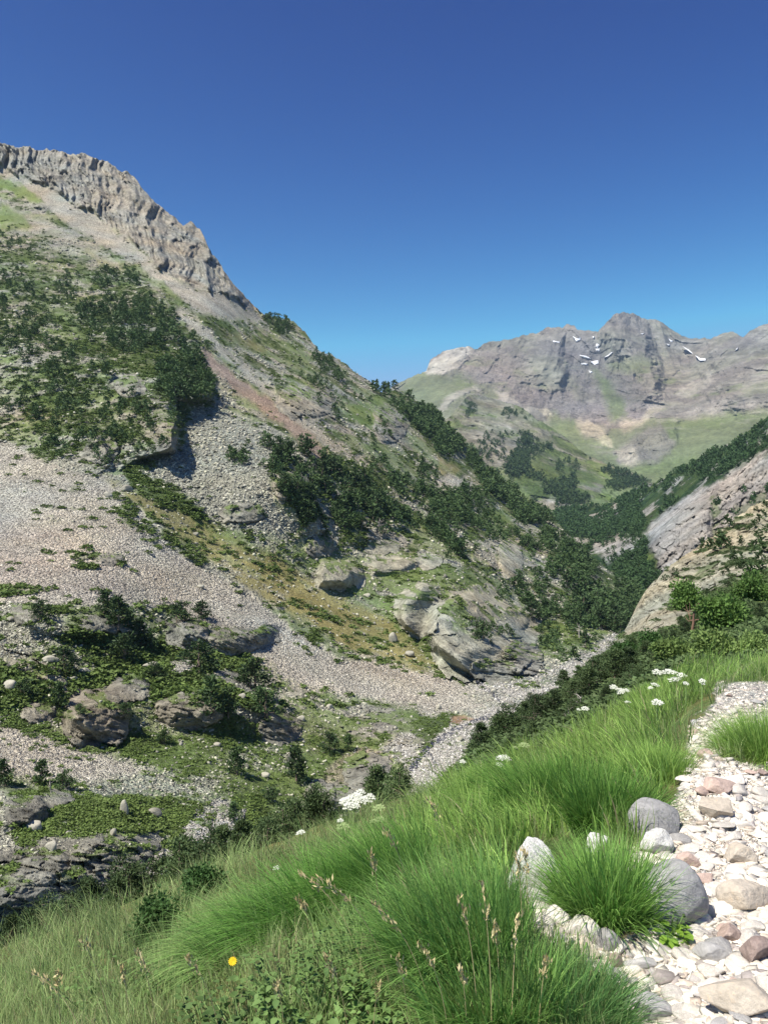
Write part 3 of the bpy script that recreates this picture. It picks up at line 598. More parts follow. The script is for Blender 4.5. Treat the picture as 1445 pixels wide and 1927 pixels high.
# ================================================================ right hillside: pale slab, juniper slope
RP = [(880, 1440, 32), (900, 1400, 35), (1010, 1320, 42), (1110, 1250, 52), (1180, 1182, 75), (1230, 1092, 95), (1290, 1042, 105), (1380, 972, 118), (1445, 932, 125), (1600, 850, 140), (1300, 1150, 66), (1445, 1100, 66), (1445, 1200, 30), (1300, 1230, 30), (1250, 1220, 36), (1100, 1330, 30),
      (1000, 1400, 27), (900, 1480, 27), (1445, 1280, 20), (1200, 1350, 20), (950, 1520, 21), (1600, 1200, 30), (1600, 1000, 90), (800, 1520, 28), (700, 1600, 25), (1400, 1150, 45)]
RIGHT = Layer('slope', RP, [(700, 1600), (800, 1510), (880, 1440), (900, 1405), (960, 1362), (1010, 1328), (1060, 1290), (1110, 1250), (1150, 1222), (1165, 1200), (1180, 1180), (1200, 1140), (1215, 1110), (1232, 1092), (1262, 1062), (1292, 1044), (1330, 1014), (1380, 978), (1410, 955), (1445, 938), (1600, 850), (1700, 800)],
    [(700, 1650), (950, 1560), (1200, 1420), (1330, 1340), (1700, 1340)], 720, 1660, 520, 360, jit=4, jfreq=.08, seed=5, backstep=.06)
L = RIGHT; L.base('GRASS')
L.put('SHRUB', .6 * L.patch(2.5, .0, 1))
L.paint('PALEY', [(1170, 1190), (1190, 1130), (1232, 1085), (1290, 1035), (1380, 965), (1450, 925), (1700, 780), (1700, 1050), (1445, 1075), (1380, 1090), (1330, 1120), (1290, 1165), (1240, 1200), (1200, 1200)], 6, 1.0)
L.put('SHRUB', .75 * L.patch(5, .24, 2) * softmask(L.wx, L.wy, [(1300, 1000), (1700, 800), (1700, 1150), (1250, 1180)], 25))
L.paint('WHITE', [(1040, 1300), (1110, 1245), (1170, 1200), (1190, 1195), (1130, 1250), (1060, 1310)], 6, .6)
pr = L.W[:, KI['PALEY']]
U, Vv = L.X.ravel(), L.Y.ravel()
L.displace(pr * (L.pn(50, 44, .3, 3, 4) * 2.4 + L.pn(12, 12, 0, 5, 4) * .7 + facets(np.stack([(U + .4 * Vv) / 30, (Vv - .4 * U) / 22, 0 * U], -1), 3) * 1.5 + facets(np.stack([U / 9, Vv / 7, 0 * U], -1), 4) * .45) + (1 - pr) * L.noise(4, 4, 6) * .7)
L.finalize(mat_terrain('slope_rock', .35, .5), 'slope', colnoise=6)

# ---- the land underneath and beyond everything
g_ = np.linspace(-1, 1, 60); gx_, gy_ = np.meshgrid(g_ * 6900, g_ * 4200 + 3900); gz_ = -190 - 30 * np.abs(g_)[:, None] + 0 * gx_
Vg = np.stack([gx_, gy_, gz_ + 12 * fbm(np.stack([gx_.ravel() / 600, gy_.ravel() / 600, 0 * gx_.ravel()], -1), 3, 5).reshape(gx_.shape)], -1).reshape(-1, 3)
obj('valley_floor', mesh_np('valley_floor', Vg, [gridfaces(60, 60)], [mat_terrain('floor_cover', 6., .03)], True, np.tile(np.array(PAL['FOREST']) * 1.6, (3600, 1)), {'Cov': np.tile(np.array([.1, .1, 1.]), (3600, 1))}), kind='structure')
# ================================================================ the ground the photographer stands on
FP = [(1445, 1927, 2.4), (1300, 1927, 2.5), (1100, 1927, 2.6), (700, 1927, 2.8), (300, 1927, 3.2), (0, 1927, 3.8), (1445, 1600, 3.9), (1300, 1600, 3.9), (1100, 1600, 4.1), (800, 1600, 4.7), (500, 1700, 4.5), (200, 1780, 5), (0, 1830, 5.6),
      (0, 1800, 6.3), (200, 1730, 7.5), (400, 1640, 8.5), (640, 1545, 9.5), (900, 1460, 11), (1100, 1375, 13), (1250, 1290, 14), (1200, 1420, 7.0), (1000, 1480, 7.2), (1445, 1400, 6), (1320, 1340, 7.5), (1400, 1280, 9.5), (1445, 1245, 12), (1445, 2300, 1.75), (700, 2300, 1.9), (0, 2300, 2.3),
      (1700, 1927, 2.5), (1700, 1500, 4.6), (1700, 1245, 12), (-200, 1927, 4.6), (-200, 1870, 6.5), (-200, 2300, 2.6), (1300, 1300, 10.5), (2400, 1927, 2.7), (2400, 1500, 5.2), (2400, 1230, 12), (2400, 2300, 2)]
FORE = Layer('ground', FP, [(-420, 1930), (-220, 1875), (0, 1800), (200, 1727), (400, 1638), (640, 1543), (900, 1458), (1100, 1372), (1200, 1315), (1250, 1285), (1330, 1272), (1390, 1262), (1445, 1248), (1700, 1235), (2400, 1225)], [(-420, 2450), (2400, 2450)], -420, 2390, 980, 560, jit=3, jfreq=.03, back=8, seed=6, backstep=.04, toppow=1.25)
L = FORE
PATHPOLY = [(1140, 2500), (1135, 1927), (1110, 1860), (1075, 1815), (1040, 1770), (1000, 1735), (1000, 1705), (1060, 1690), (1110, 1700), (1170, 1715), (1200, 1690), (1190, 1640), (1180, 1590), (1200, 1560), (1240, 1530), (1275, 1500), (1290, 1460), (1296, 1420), (1290, 1385), (1305, 1355),
            (1335, 1340), (1350, 1318), (1340, 1298), (1346, 1284), (1400, 1285), (1520, 1280), (1720, 1290), (1900, 1400), (1980, 1700), (2050, 2500)]
L.wx = L.X.ravel() + 8 * L.noise(.22, 4, 1); L.wy = L.Y.ravel() + 6 * L.noise(.22, 4, 2)
pathm = softmask(L.wx, L.wy, PATHPOLY, 6)
pathm = np.maximum(pathm, softmask(L.wx, L.wy, [(1395, 1262), (1440, 1256), (1445, 1268), (1410, 1272)], 4))
pathm = pathm * (1 - softmask(L.wx, L.wy, [(1350, 1405), (1420, 1395), (1600, 1390), (1600, 1436), (1400, 1436), (1358, 1428)], 6))

L.W = np.zeros((L.nr * L.nc, len(KEYS)), np.float32)
L.base('GRASS'); L.put('SOIL', .35 * L.patch(.3, 0, 3)); L.put('SHRUB', .4 * L.patch(.4, .1, 4))
L.put('PATH' if 'PATH' in KI else 'WHITE', pathm)
L.displace(L.noise(.5, 4, 5) * .035 + (1 - pathm) * L.noise(.12, 3, 6) * .02)
L.finalize(mat_terrain('turf_soil', .035, 9.), 'ground', split=((pathm > .5).astype(float), 'path', mat_terrain('path_grit', .012, 14.), 'structure'), colnoise=.5)

# ---------------------------------------------------------------- grass blades
def grassmat(name, trans=.4, rough=.55):
    m, nt = newmat(name); n = N(nt)
    col = n('ShaderNodeVertexColor', layer_name='Col').outputs[0]
    col = n.mix(1.0, col, (.88, 1.0, 1.0), 'MULTIPLY')
    finish(nt, n, col, rough, None, spec=.25, trans=trans)
    return m
M_GRASS = grassmat('grass_blade')
def blades(P, ln, wd, lean, bend, rng, tip, base, seg=4, dry=None):
    """P (n,3) roots, ln length, wd width, lean (n,2) horizontal direction*amount at the tip"""
    n = len(P); t = np.linspace(0, 1, seg + 1); bend = bend * rng.uniform(.6, 1.6, n); wob = rng.normal(0, .035, (n, 2)) * ln[:, None]; ph = rng.uniform(0, 6.28, n); wd = wd * rng.uniform(.5, 1.35, n)
    ax = rng.uniform(0, 2 * math.pi, n); side = np.stack([np.cos(ax), np.sin(ax) * .5, np.zeros(n)], -1)
    V = np.zeros((n, (seg + 1) * 2, 3), np.float32); C = np.zeros_like(V)
    hfac = np.sqrt(np.clip(1 - .75 * (lean ** 2).sum(1), .08, 1))
    for k, tk in enumerate(t):
        c = P.copy()
        c[:, :2] += lean * (ln * (tk * .35 + .65 * tk ** bend))[:, None] + wob * (np.sin(ph + 5 * tk) * tk)[:, None]
        droop = (lean ** 2).sum(1) * .55
        c[:, 2] += ln * (tk * hfac - droop * tk ** 3 * .8)
        w = wd * (1 - tk ** 1.8) + wd * .06
        V[:, 2 * k] = c - side * w[:, None]; V[:, 2 * k + 1] = c + side * w[:, None]
        cc = lerp(base, tip, min(1, tk * 1.3)); C[:, 2 * k] = cc; C[:, 2 * k + 1] = cc
    f = np.array([(2 * k, 2 * k + 1, 2 * k + 3, 2 * k + 2) for k in range(seg)])
    Fa = (f[None] + (np.arange(n) * (seg + 1) * 2)[:, None, None]).reshape(-1, 4)
    return V.reshape(-1, 3), Fa, C.reshape(-1, 3)
def gcol(rng, n, c0, c1, var=.42):
    t = rng.random((n, 1)); c = lerp(np.array(c0), np.array(c1), t)
    return np.clip(c * rng.uniform(1 - var, 1 + var, (n, 1)), .004, .8)
def merge(parts):
    V, Fs, Cs, off = [], {}, [], 0
    for v, f, c in parts:
        V.append(v); Cs.append(c)
        for ff in (f if isinstance(f, list) else [f]): Fs.setdefault(ff.shape[1], []).append(ff + off)
        off += len(v)
    return np.concatenate(V), [np.concatenate(x) for x in Fs.values()], np.concatenate(Cs)
rg = np.random.default_rng(11)
LUSH = ((.42, .52, .14), (.22, .35, .07)); PALEG = ((.42, .43, .19), (.25, .35, .11)); DRY = ((.42, .36, .2), (.34, .26, .14))
Dv = FORE.D.ravel(); FX, FY = FORE.X.ravel(), FORE.Y.ravel()
onframe = ((FX > -320) & (FX < 2300) & (FY < 2080)) * np.where((FX < -60) | (FX > 1500), .45, 1.0)
nopath = (1 - pathm) * onframe
# short meadow everywhere off the path: seen area weighting
def meadow(n, weight, lmin, lmax, w0, cols, leanx, spread, seg=3, bend=2.0, clump=.055):
    nc_ = max(8, n // 45); pc_, ic = FORE.scatter(nc_, weight, rg); k = rg.integers(0, nc_, n)
    r_, c_ = ic // FORE.nc, ic % FORE.nc; r2, c2 = np.minimum(r_ + 2, FORE.nr - 1), np.minimum(c_ + 2, FORE.nc - 1)
    tx = FORE.P[r_, c2] - FORE.P[r_, c_]; ty = FORE.P[r_, c_] - FORE.P[r2, c_]
    gx_, gy_ = np.clip(tx[:, 2] / np.maximum(tx[:, 0], 1e-4), -1, 1), np.clip((ty[:, 2] - ty[:, 0] * tx[:, 2] / np.maximum(tx[:, 0], 1e-5)) / np.maximum(ty[:, 1], 1e-4), -1, 1)
    off = rg.normal(size=(n, 2)) * (clump * np.clip(pc_[k, 1] / 5, .8, 2.2))[:, None]
    p = pc_[k] + np.concatenate([off, (gx_[k] * off[:, 0] + gy_[k] * off[:, 1])[:, None] - .01], 1)
    d = p[:, 1]
    ln = rg.uniform(lmin, lmax, n) * np.clip(d / 5, .75, 1.3); w0 = w0 * 1.22
    cl_ = rg.normal(0, .22, (nc_, 2))[k]; lean = rg.normal(0, spread * .55, (n, 2)) + np.array(leanx) + off / (np.abs(off).mean() + 1e-6) * spread * .45 + cl_; ln = ln * rg.uniform(.6, 1.15, nc_)[k]; q = np.linalg.norm(lean, axis=1, keepdims=True); lean = lean / np.maximum(1, q / .98)
    c = gcol(rg, n, *cols) * rg.uniform(.72, 1.25, nc_)[k][:, None]; dd_ = rg.random(n) < .06; c[dd_] = gcol(rg, int(dd_.sum()), *DRY)
    return blades(p, ln, np.maximum(w0, d * .00042) * rg.uniform(.6, 1.2, n), lean, bend, rg, c, c * .75, seg)
wz = lambda poly, s=25: softmask(FX, FY, poly, s)
lushz = wz([(850, 1500), (1000, 1420), (1180, 1330), (1250, 1330), (1260, 1480), (1250, 1560), (1180, 1620), (1000, 1660), (700, 1640)], 40)
keep_ = 1 - np.maximum.reduce([wz([(1270, 1330), (1345, 1320), (1345, 1500), (1285, 1500)], 14), wz([(955, 1600), (1100, 1585), (1115, 1660), (1110, 1800), (1000, 1830), (950, 1700)], 10), wz([(1080, 1560), (1150, 1560), (1150, 1640), (1090, 1640)], 8), wz([(1190, 1520), (1300, 1500), (1300, 1640), (1200, 1640)], 8), wz([(1225, 1440), (1275, 1440), (1275, 1500), (1230, 1500)], 8)])
nopath = nopath * keep_
tallz = wz([(560, 1760), (760, 1640), (1000, 1640), (1080, 1780), (1120, 1900), (1120, 2080), (600, 2080)], 40)
leafz = wz([(380, 1830), (560, 1760), (760, 1790), (800, 1900), (760, 2080), (300, 2080)], 40)
edge = ss(2.0, 0., (FY - polyline([(-220, 1875), (0, 1800), (400, 1638), (900, 1458), (1250, 1285), (1700, 1235)])(FX)) / 60.)
drypatch = ss(-.1, .35, fbm(FORE.P0 / .7, 4, 33))
parts = [meadow(62000, nopath * (1 - .7 * leafz), .09, .24, .0016, PALEG, (-.15, 0), .38),
         meadow(32000, nopath * (1 - lushz) * (1 - leafz * .8) * (.3 + drypatch), .10, .27, .0014, ((.38, .40, .17), (.24, .34, .11)), (-.2, 0), .42),
         meadow(4500, nopath * (1 - lushz * .8) * drypatch, .12, .26, .0012, DRY, (-.25, 0), .5)]
V, Fa, C = merge(parts)
obj('meadow_grass', mesh_np('meadow_grass', V, Fa, [M_GRASS], False, C), kind='stuff', label='short pale green meadow grass covering the slope beside the path')
parts = [meadow(18000, nopath * lushz, .15, .34, .0042, LUSH, (-.42, -.1), .30, 5, 2.2), meadow(11500, nopath * tallz * (1 - .75 * leafz), .10, .23, .0036, ((.34, .44, .14), (.2, .32, .08)), (-.3, 0), .38, 5, 2.1),
         meadow(9000, nopath * wz([(1250, 1265), (1320, 1270), (1310, 1330), (1240, 1340), (1150, 1340)], 15), .10, .2, .002, LUSH, (-.1, 0), .4, 4),
         meadow(7000, nopath * wz([(1350, 1250), (1450, 1235), (1700, 1230), (1700, 1280), (1350, 1278)], 10), .1, .22, .002, LUSH, (-.1, 0), .4, 4)]
V, Fa, C = merge(parts)
obj('long_grass', mesh_np('long_grass', V, Fa, [M_GRASS], False, C), kind='stuff', label='long lush green grass leaning over the slope left of the path')
# ---------------------------------------------------------------- tussocks that stand on their own
def tussock(x, y, n, L0, rad, lean, label, cols=LUSH, sq=.75, wd=.0028, spread=.6, dirs=None):
    c = FORE.at(x, y)
    a = rg.uniform(0, 2 * math.pi, n); r = rad * np.sqrt(rg.random(n))
    Pp = np.stack([r * np.cos(a), r * np.sin(a) * sq, -.03 + np.zeros(n)], -1)
    out = np.stack([np.cos(a), np.sin(a)], -1) * (r / rad)[:, None] * spread + rg.normal(0, .16, (n, 2)) + np.array(lean)
    q = np.linalg.norm(out, axis=1, keepdims=True); out = out / np.maximum(1, q / .98)
    cc = gcol(rg, n, *cols)
    V, Fa, C = blades(Pp, L0 * rg.uniform(.55, 1.08, n), wd * rg.uniform(.6, 1.2, n), out, 2.0, rg, cc, cc * .75, 6)
    o = obj('grass_tussock', mesh_np('grass_tussock', V, [Fa], [M_GRASS], False, C), loc=c, label=label, cat='grass tussock', group='lush grass tussocks beside the path')
    return o
tussock(1436, 1428, 4200, .38, .25, (-.12, -.05), 'rounded dark green grass tussock standing in the path on its far right side', spread=.85)
tussock(1140, 1735, 2400, .34, .14, (-.05, -.1), 'bright green tussock between the white rock and the big smooth grey boulder', ((.33, .47, .12), (.19, .34, .07)), spread=.6, wd=.0038)
tussock(575, 1740, 1900, .36, .22, (-.6, -.1), 'dark green hair-like tussock arching left above the leafy plants', ((.22, .36, .08), (.12, .26, .045)), spread=.55, wd=.0034)
tussock(470, 1790, 1700, .36, .22, (-.62, -.15), 'pale green drooping tussock around the yellow flower', ((.36, .45, .16), (.22, .36, .09)), spread=.45, wd=.0032)
tussock(1040, 1540, 3400, .42, .30, (-.35, -.25), 'tallest deep green tussock behind the white rock', ((.24, .37, .08), (.12, .24, .045)), spread=.55, wd=.0042)
tussock(1155, 1565, 2600, .38, .2, (.12, -.3), 'deep green tussock overhanging the upper grey boulder', ((.24, .37, .08), (.12, .24, .045)), spread=.6, wd=.0038)
tussock(950, 1510, 3000, .5, .24, (-.75, -.1), 'long tussock combed flat towards the left at the top of the lush bank', ((.34, .45, .12), (.19, .33, .07)), spread=.2, wd=.0038)
tussock(1235, 1475, 2000, .3, .18, (-.1, -.1), 'short tussock around the small white stone at the path edge', spread=.6)
tussock(930, 1910, 1900, .26, .19, (-.15, -.05), 'tall upright tussock at the lower edge of the path gravel', ((.33, .46, .13), (.19, .33, .08)), spread=.55, wd=.0038)
tussock(1080, 1925, 2600, .24, .16, (.15, 0), 'low blue-green tussock spilling onto the gravel at the bottom', ((.18, .30, .1), (.11, .22, .06)), spread=.7, wd=.0025)
tussock(860, 1790, 2600, .36, .22, (-.3, -.1), 'leaning green tussock in the middle of the lower slope', ((.3, .44, .12), (.17, .31, .07)), spread=.45, wd=.0026)
tussock(1248, 1352, 1400, .24, .14, (0, 0), 'small tussock by the reddish soil where the path narrows', spread=.6)
tussock(730, 1690, 3000, .4, .22, (-.5, -.1), 'fine green tussock left of the bent hogweed stalk', ((.28, .42, .1), (.16, .3, .06)), spread=.4)

# ---- the slope dropping away below the grass edge
FEDGE = polyline([(-420, 1930), (-220, 1875), (0, 1800), (200, 1727), (400, 1638), (640, 1543), (900, 1458), (1100, 1372)])
be = [(x, float(FEDGE(x)) + 12) for x in range(-220, 901, 80)]
BANK = Layer('bank', [(x, y, 24 + 3 * math.sin(x)) for x, y in be] + [(x, y + 160, 11) for x, y in be], be, [(x, y + 170) for x, y in be], -220, 880, 240, 60, jit=4, jfreq=.05, seed=8, back=8, backstep=.12)
L = BANK; L.base('GRASS'); L.put('SHRUB', .8 * L.patch(1.5, 0, 1)); L.displace(L.noise(2, 4, 2) * .3)
L.finalize(mat_terrain('bank_soil', .1, 4.), 'bank', colnoise=2)
# ================================================================ rocks
def ico(sub):
    import bmesh
    bm = bmesh.new(); bmesh.ops.create_icosphere(bm, subdivisions=sub, radius=1.0)
    V = np.array([v.co[:] for v in bm.verts]); Fa = np.array([[v.index for v in f.verts] for f in bm.faces]); bm.free()
    return V, Fa
ICO = {k: ico(k) for k in (1, 2, 3, 5, 6)}
def rock_mesh(seed, sub, cuts=10, cutd=(.55, .9), rough=.0, roundness=0.0, squash=(1, 1, 1), joints=0.0):
    r = np.random.default_rng(seed); V, Fa = ICO[sub]; V = V.copy()
    nrm = r.normal(size=(cuts, 3)); nrm /= np.linalg.norm(nrm, axis=1)[:, None]
    for k in range(cuts):
        d = r.uniform(*cutd); t = V @ nrm[k] - d
        V -= (np.maximum(t, 0) * (1 - roundness))[:, None] * nrm[k]
    if rough:
        N_ = V / np.maximum(np.linalg.norm(V, axis=1, keepdims=True), 1e-6); q = V + seed * 3.17
        V = V + N_ * (rough * (ridged(q * 1.6, 5, seed % 97, .6) * .6 + fbm(q * 5, 3, 3) * .25))[:, None]
        if joints:   # stepped bedding
            ax = r.normal(size=3); ax[2] = abs(ax[2]) + .8; ax /= np.linalg.norm(ax)
            h = (V + .12 * vn(q * 1.3, 5)[:, None]) @ ax; s = np.abs((h * 4.2) % 1 - .5) * 2
            V = V - N_ * (joints * ss(.75, 1, s))[:, None]
    return V * np.array(squash), Fa
def rockmat(name, c0, c1, scale=1.0, lichen=(.36, .36, .22), lich=.25, rand=.25, bump=.5):
    m, nt = newmat(name); n = N(nt)
    tc = n('ShaderNodeTexCoord').outputs['Object']; oi = n('ShaderNodeObjectInfo')
    off = n('ShaderNodeVectorMath', {0: tc, 1: n('ShaderNodeVectorMath', {0: oi.outputs['Random'], 3: 40.0}, operation='SCALE').outputs[0]}, operation='ADD').outputs[0]
    a = n('ShaderNodeTexNoise', {'Vector': off, 'Scale': 1.7 * scale, 'Detail': 9.0, 'Roughness': .65}).outputs[0]
    b = n('ShaderNodeTexNoise', {'Vector': off, 'Scale': 9. * scale, 'Detail': 7.0, 'Roughness': .7}).outputs[0]
    v = n('ShaderNodeTexVoronoi', {'Vector': off, 'Scale': 2.6 * scale}, feature='DISTANCE_TO_EDGE').outputs[0]
    c = n.mix(n.rng(a, .35, .65, 0, 1), c0, c1)
    c = n.mix(n.math('MULTIPLY', n.rng(b, .55, .68, 0, 1), lich), c, lichen)
    f = n.math('ADD', n.rng(oi.outputs['Random'], 0, 1, 1 - rand, 1 + rand), n.rng(b, .3, .7, -.22, .22))
    c = n('ShaderNodeVectorMath', {0: c, 3: f}, operation='SCALE').outputs[0]
    hgt = n.math('ADD', n.math('MULTIPLY', a, 2.0), n.math('MULTIPLY', b, 1.0))
    finish(nt, n, c, .93, hgt, bump, .12 / scale, .15)
    return m
M_OUT = rockmat('outcrop_rock', (.29, .27, .22), (.20, .19, .165), .9)
M_DOME = rockmat('dome_rock', (.32, .285, .225), (.24, .225, .18), .6, (.40, .40, .27), .35)
M_PALER = rockmat('pale_rock', (.38, .36, .29), (.30, .28, .23), 1.0)
def colmat_rock(name, scale):
    m, nt = newmat(name); n = N(nt)
    col = n('ShaderNodeVertexColor', layer_name='Col').outputs[0]; g = n('ShaderNodeNewGeometry')
    b = n('ShaderNodeTexNoise', {'Vector': g.outputs['Position'], 'Scale': scale, 'Detail': 6.0, 'Roughness': .7}).outputs[0]
    f = n.math('ADD', n.rng(b, .3, .7, -.22, .22), 1.0)
    c = n('ShaderNodeVectorMath', {0: col, 3: f}, operation='SCALE').outputs[0]
    finish(nt, n, c, .93, b, .4, .6 / scale, .15); return m
M_STONE = colmat_rock('loose_stone', 6.0); M_PEB = colmat_rock('pebble', 60.0)
rr = np.random.default_rng(21)
# ---- loose stones on the hillside (nobody could count them)
def shard(seed, n_=9):
    import bmesh
    r = np.random.default_rng(seed); q = r.normal(size=(n_, 3)); q /= np.linalg.norm(q, axis=1, keepdims=True); q *= r.uniform(.75, 1.1, (n_, 1))
    bm = bmesh.new(); [bm.verts.new(v) for v in q]; h = bmesh.ops.convex_hull(bm, input=bm.verts); bmesh.ops.delete(bm, geom=[v for v in bm.verts if not v.link_faces], context='VERTS'); bm.verts.index_update()
    V = np.array([v.co[:] for v in bm.verts]); Fa = np.array([[v.index for v in f.verts] for f in bm.faces]); bm.free(); return V, Fa
P20 = [shard(200 + k) for k in range(10)]
def stonecol(n, pal, rng, v=.22):
    pal = np.array(pal); c = pal[rng.integers(0, len(pal), n)]
    return np.clip(c * rng.uniform(1 - v, 1 + v, (n, 1)), .02, .85)
def stones(name, layer, n, weight, smin, smax, pal, label, protos=P20, power=2.5, flat=.7, px=None, mat=None, pc=(.1, 2)):
    p, ix = layer.scatter(n, weight, rr)
    s = smin + (smax - smin) * rr.random(n) ** power
    if px: s = np.clip(s * p[:, 1] / F, pc[0], pc[1])
    sc = s[:, None] * np.stack([rr.uniform(.8, 1.3, n), rr.uniform(.7, 1.1, n), flat * rr.uniform(.7, 1.1, n)], -1)
    p = p + np.array([0, 0, 1]) * (s * .12)[:, None]
    R = rotmats(n, rr, True) @ np.eye(3)
    tl = rotmats(n, rr)[:, :, :] * .35 + np.eye(3)[None] * .8
    V, Fs, C = bake(protos, p, sc, R @ tl, rr.integers(0, len(protos), n), stonecol(n, pal, rr))
    return obj(name, mesh_np(name, V, Fs, [mat or M_STONE], False, C), kind='stuff', label=label)
LX, LY = LEFT.X.ravel(), LEFT.Y.ravel(); lw = LEFT.Wn
near = ss(1050, 1350, LY)
wS = lw[:, KI['SCREE']] + lw[:, KI['PINK']] * 1.0 + lw[:, KI['WHITE']]
fr = (LX > -60) & (LX < 1300)
stones('scree', LEFT, 46000, wS * fr * (LY > 780) * (.4 + .6 * near), 1.0, 2.7, [(.50, .465, .40), (.42, .38, .33), (.37, .335, .28), (.56, .525, .45), (.29, .26, .22)], 'pale grey and pinkish scree covering the slope', px=1, power=3)
stones('talus', LEFT, 42000, (lw[:, KI['TALUS']] * (LY > 450) + .26 * lw[:, KI['ROCK']] * (LY > 450) + .13 * lw[:, KI['GRASS']] * (LY > 1000) + .1 * lw[:, KI['OLIVE']]) * fr, 1.1, 6.0, [(.42, .41, .31), (.34, .33, .26), (.46, .44, .36), (.26, .25, .21), (.20, .19, .16)], 'greenish grey boulders of the rock field', px=1, power=4, pc=(.1, 1.6))
stones('stream_gravel', LEFT, 14000, lw[:, KI['WHITE']] * fr * (LX > 700), 1.1, 4.5, [(.52, .50, .46), (.43, .41, .37), (.34, .32, .29), (.27, .26, .24)], 'white and grey gravel bank along the stream', px=1, power=4)
# ---- single boulders that stand out
BO = [(235, 1520, 14, 26, 'upright pale block in the dark juniper mat'), (290, 1530, 26, 16, 'low pale block at the right end of the juniper mat'), (65, 1555, 26, 22, 'pale green boulder left of the juniper mat'), (97, 1592, 18, 20, 'small pale boulder on top of the lowest cliff'), (213, 1565, 12, 14, 'tiny white stone in the lower juniper mat'),
 (460, 1440, 14, 10, 'white stone at the foot of the lone cone-shaped pine'), (545, 1425, 16, 16, 'white boulder beside the second lone pine'), (500, 1458, 16, 10, 'pale blue stone between the two lone pines'), (567, 1352, 14, 10, 'pale boulder right of the rounded knoll end'), (138, 1276, 16, 8, 'flat pale stone on the green flat'),
 (95, 1240, 26, 12, 'flat pale slab half sunk in the green flat'), (160, 1262, 22, 10, 'pale slab by the conifers of the green flat'), (20, 1290, 20, 22, 'grey boulder at the left photo edge above the green flat'), (285, 1252, 26, 12, 'pair-like pale slabs above the central knoll'), (825, 1330, 10, 10, 'single bluish white stone above the red soil'),
 (240, 920, 18, 12, 'pale boulder at the top of the olive grass strip'), (203, 930, 14, 9, 'small pale boulder left of the olive grass strip'), (378, 1103, 12, 8, 'single white stone in the middle of the scree'), (368, 1004, 10, 7, 'small pale stone in the olive grass'), (430, 980, 20, 10, 'grey block at the tip of the dark shrub strip'),
 (620, 1330, 12, 8, 'pale stone on the grass above the stream'), (740, 1200, 16, 18, 'grey block on the edge of the olive grass'), (770, 1230, 16, 12, 'pale block in the green hollow left of the domes'), (690, 1120, 12, 8, 'pale stone in the green hollow'), (865, 1390, 14, 8, 'white boulder in the stream bend'), (800, 1430, 12, 8, 'white boulder at the lower end of the stream'), (930, 1300, 12, 8, 'white boulder at the upper end of the stream'),
 (410, 1400, 12, 8, 'grey stone right below the central knoll'), (455, 1310, 14, 12, 'grey block behind the bushes of the central knoll'), (20, 1165, 18, 10, 'pale stone at the left edge above the knoll shrubs')]
bm_ = [rock_mesh(300 + k, 3, 9, (.5, .85), .08, .1) for k in range(5)]
bme = [mesh_np('boulder', v, [f], [M_PALER], True) for v, f in bm_]
for k, (x, y, w, h, lb) in enumerate(BO):
    c = LEFT.at(x, y + h * .4); u = c[1] / F
    o = obj('boulder', bme[k % 5], loc=(c[0], c[1], c[2] + h * u * .3), label=lb, cat='boulder', group='single boulders on the left hillside')
    o.scale = (w * u * .62, max(w, h) * u * .5, h * u * .68); o.rotation_euler = (0, 0, k * .4 % .9)
# ---- stream water
WATER, nt = newmat('stream_water'); n = N(nt)
b_ = n('ShaderNodeTexNoise', {'Vector': n('ShaderNodeNewGeometry').outputs['Position'], 'Scale': 1.6, 'Detail': 6.0, 'Roughness': .7}).outputs[0]
finish(nt, n, n.mix(n.rng(b_, .56, .66, 0, 1), (.035, .035, .05), (.5, .5, .52)), .12, b_, .8, .4, .5)
def ribbon(pts, width, layer=LEFT, lift=.1):
    pts = np.array(pts, float); V = []; t = np.concatenate([[0], np.cumsum(np.hypot(*np.diff(pts, axis=0).T))])
    for s_ in np.linspace(0, t[-1], 60):
        x, y = np.interp(s_, t, pts[:, 0]), np.interp(s_, t, pts[:, 1]); w = width * (.6 + .7 * abs(vn(np.array([[s_ / 14, 0, 0]]), 3)[0])); x += 2.5 * vn(np.array([[s_ / 9, 4, 0]]), 5)[0]
        dx = np.interp(s_ + 4, t, pts[:, 0]) - np.interp(s_ - 4, t, pts[:, 0]); dy = np.interp(s_ + 4, t, pts[:, 1]) - np.interp(s_ - 4, t, pts[:, 1]); q = math.hypot(dx, dy) + 1e-6
        for sg in (-1, 0, 1):
            p = layer.at(x - dy / q * w * sg * .8, y + dx / q * w * sg * .5); p[2] += lift; V.append(p)
    V = np.array(V); m = len(V) // 3; i = np.arange(m * 3).reshape(m, 3)
    f = np.stack([i[:-1, :-1], i[1:, :-1], i[1:, 1:], i[:-1, 1:]], -1).reshape(-1, 4)
    return V, f
parts = [ribbon(p, w) for p, w in (([(895, 1282), (908, 1292), (925, 1305), (938, 1318), (946, 1332)], 6), ([(940, 1342), (915, 1352), (885, 1360), (860, 1372), (842, 1384), (822, 1396), (805, 1406), (796, 1420), (782, 1436), (772, 1452)], 9), ([(800, 1412), (812, 1424), (822, 1440)], 3))]
V, Fa, _ = merge([(v, f, v) for v, f in parts])
obj('stream', mesh_np('stream', V, Fa, [WATER], True), kind='structure')
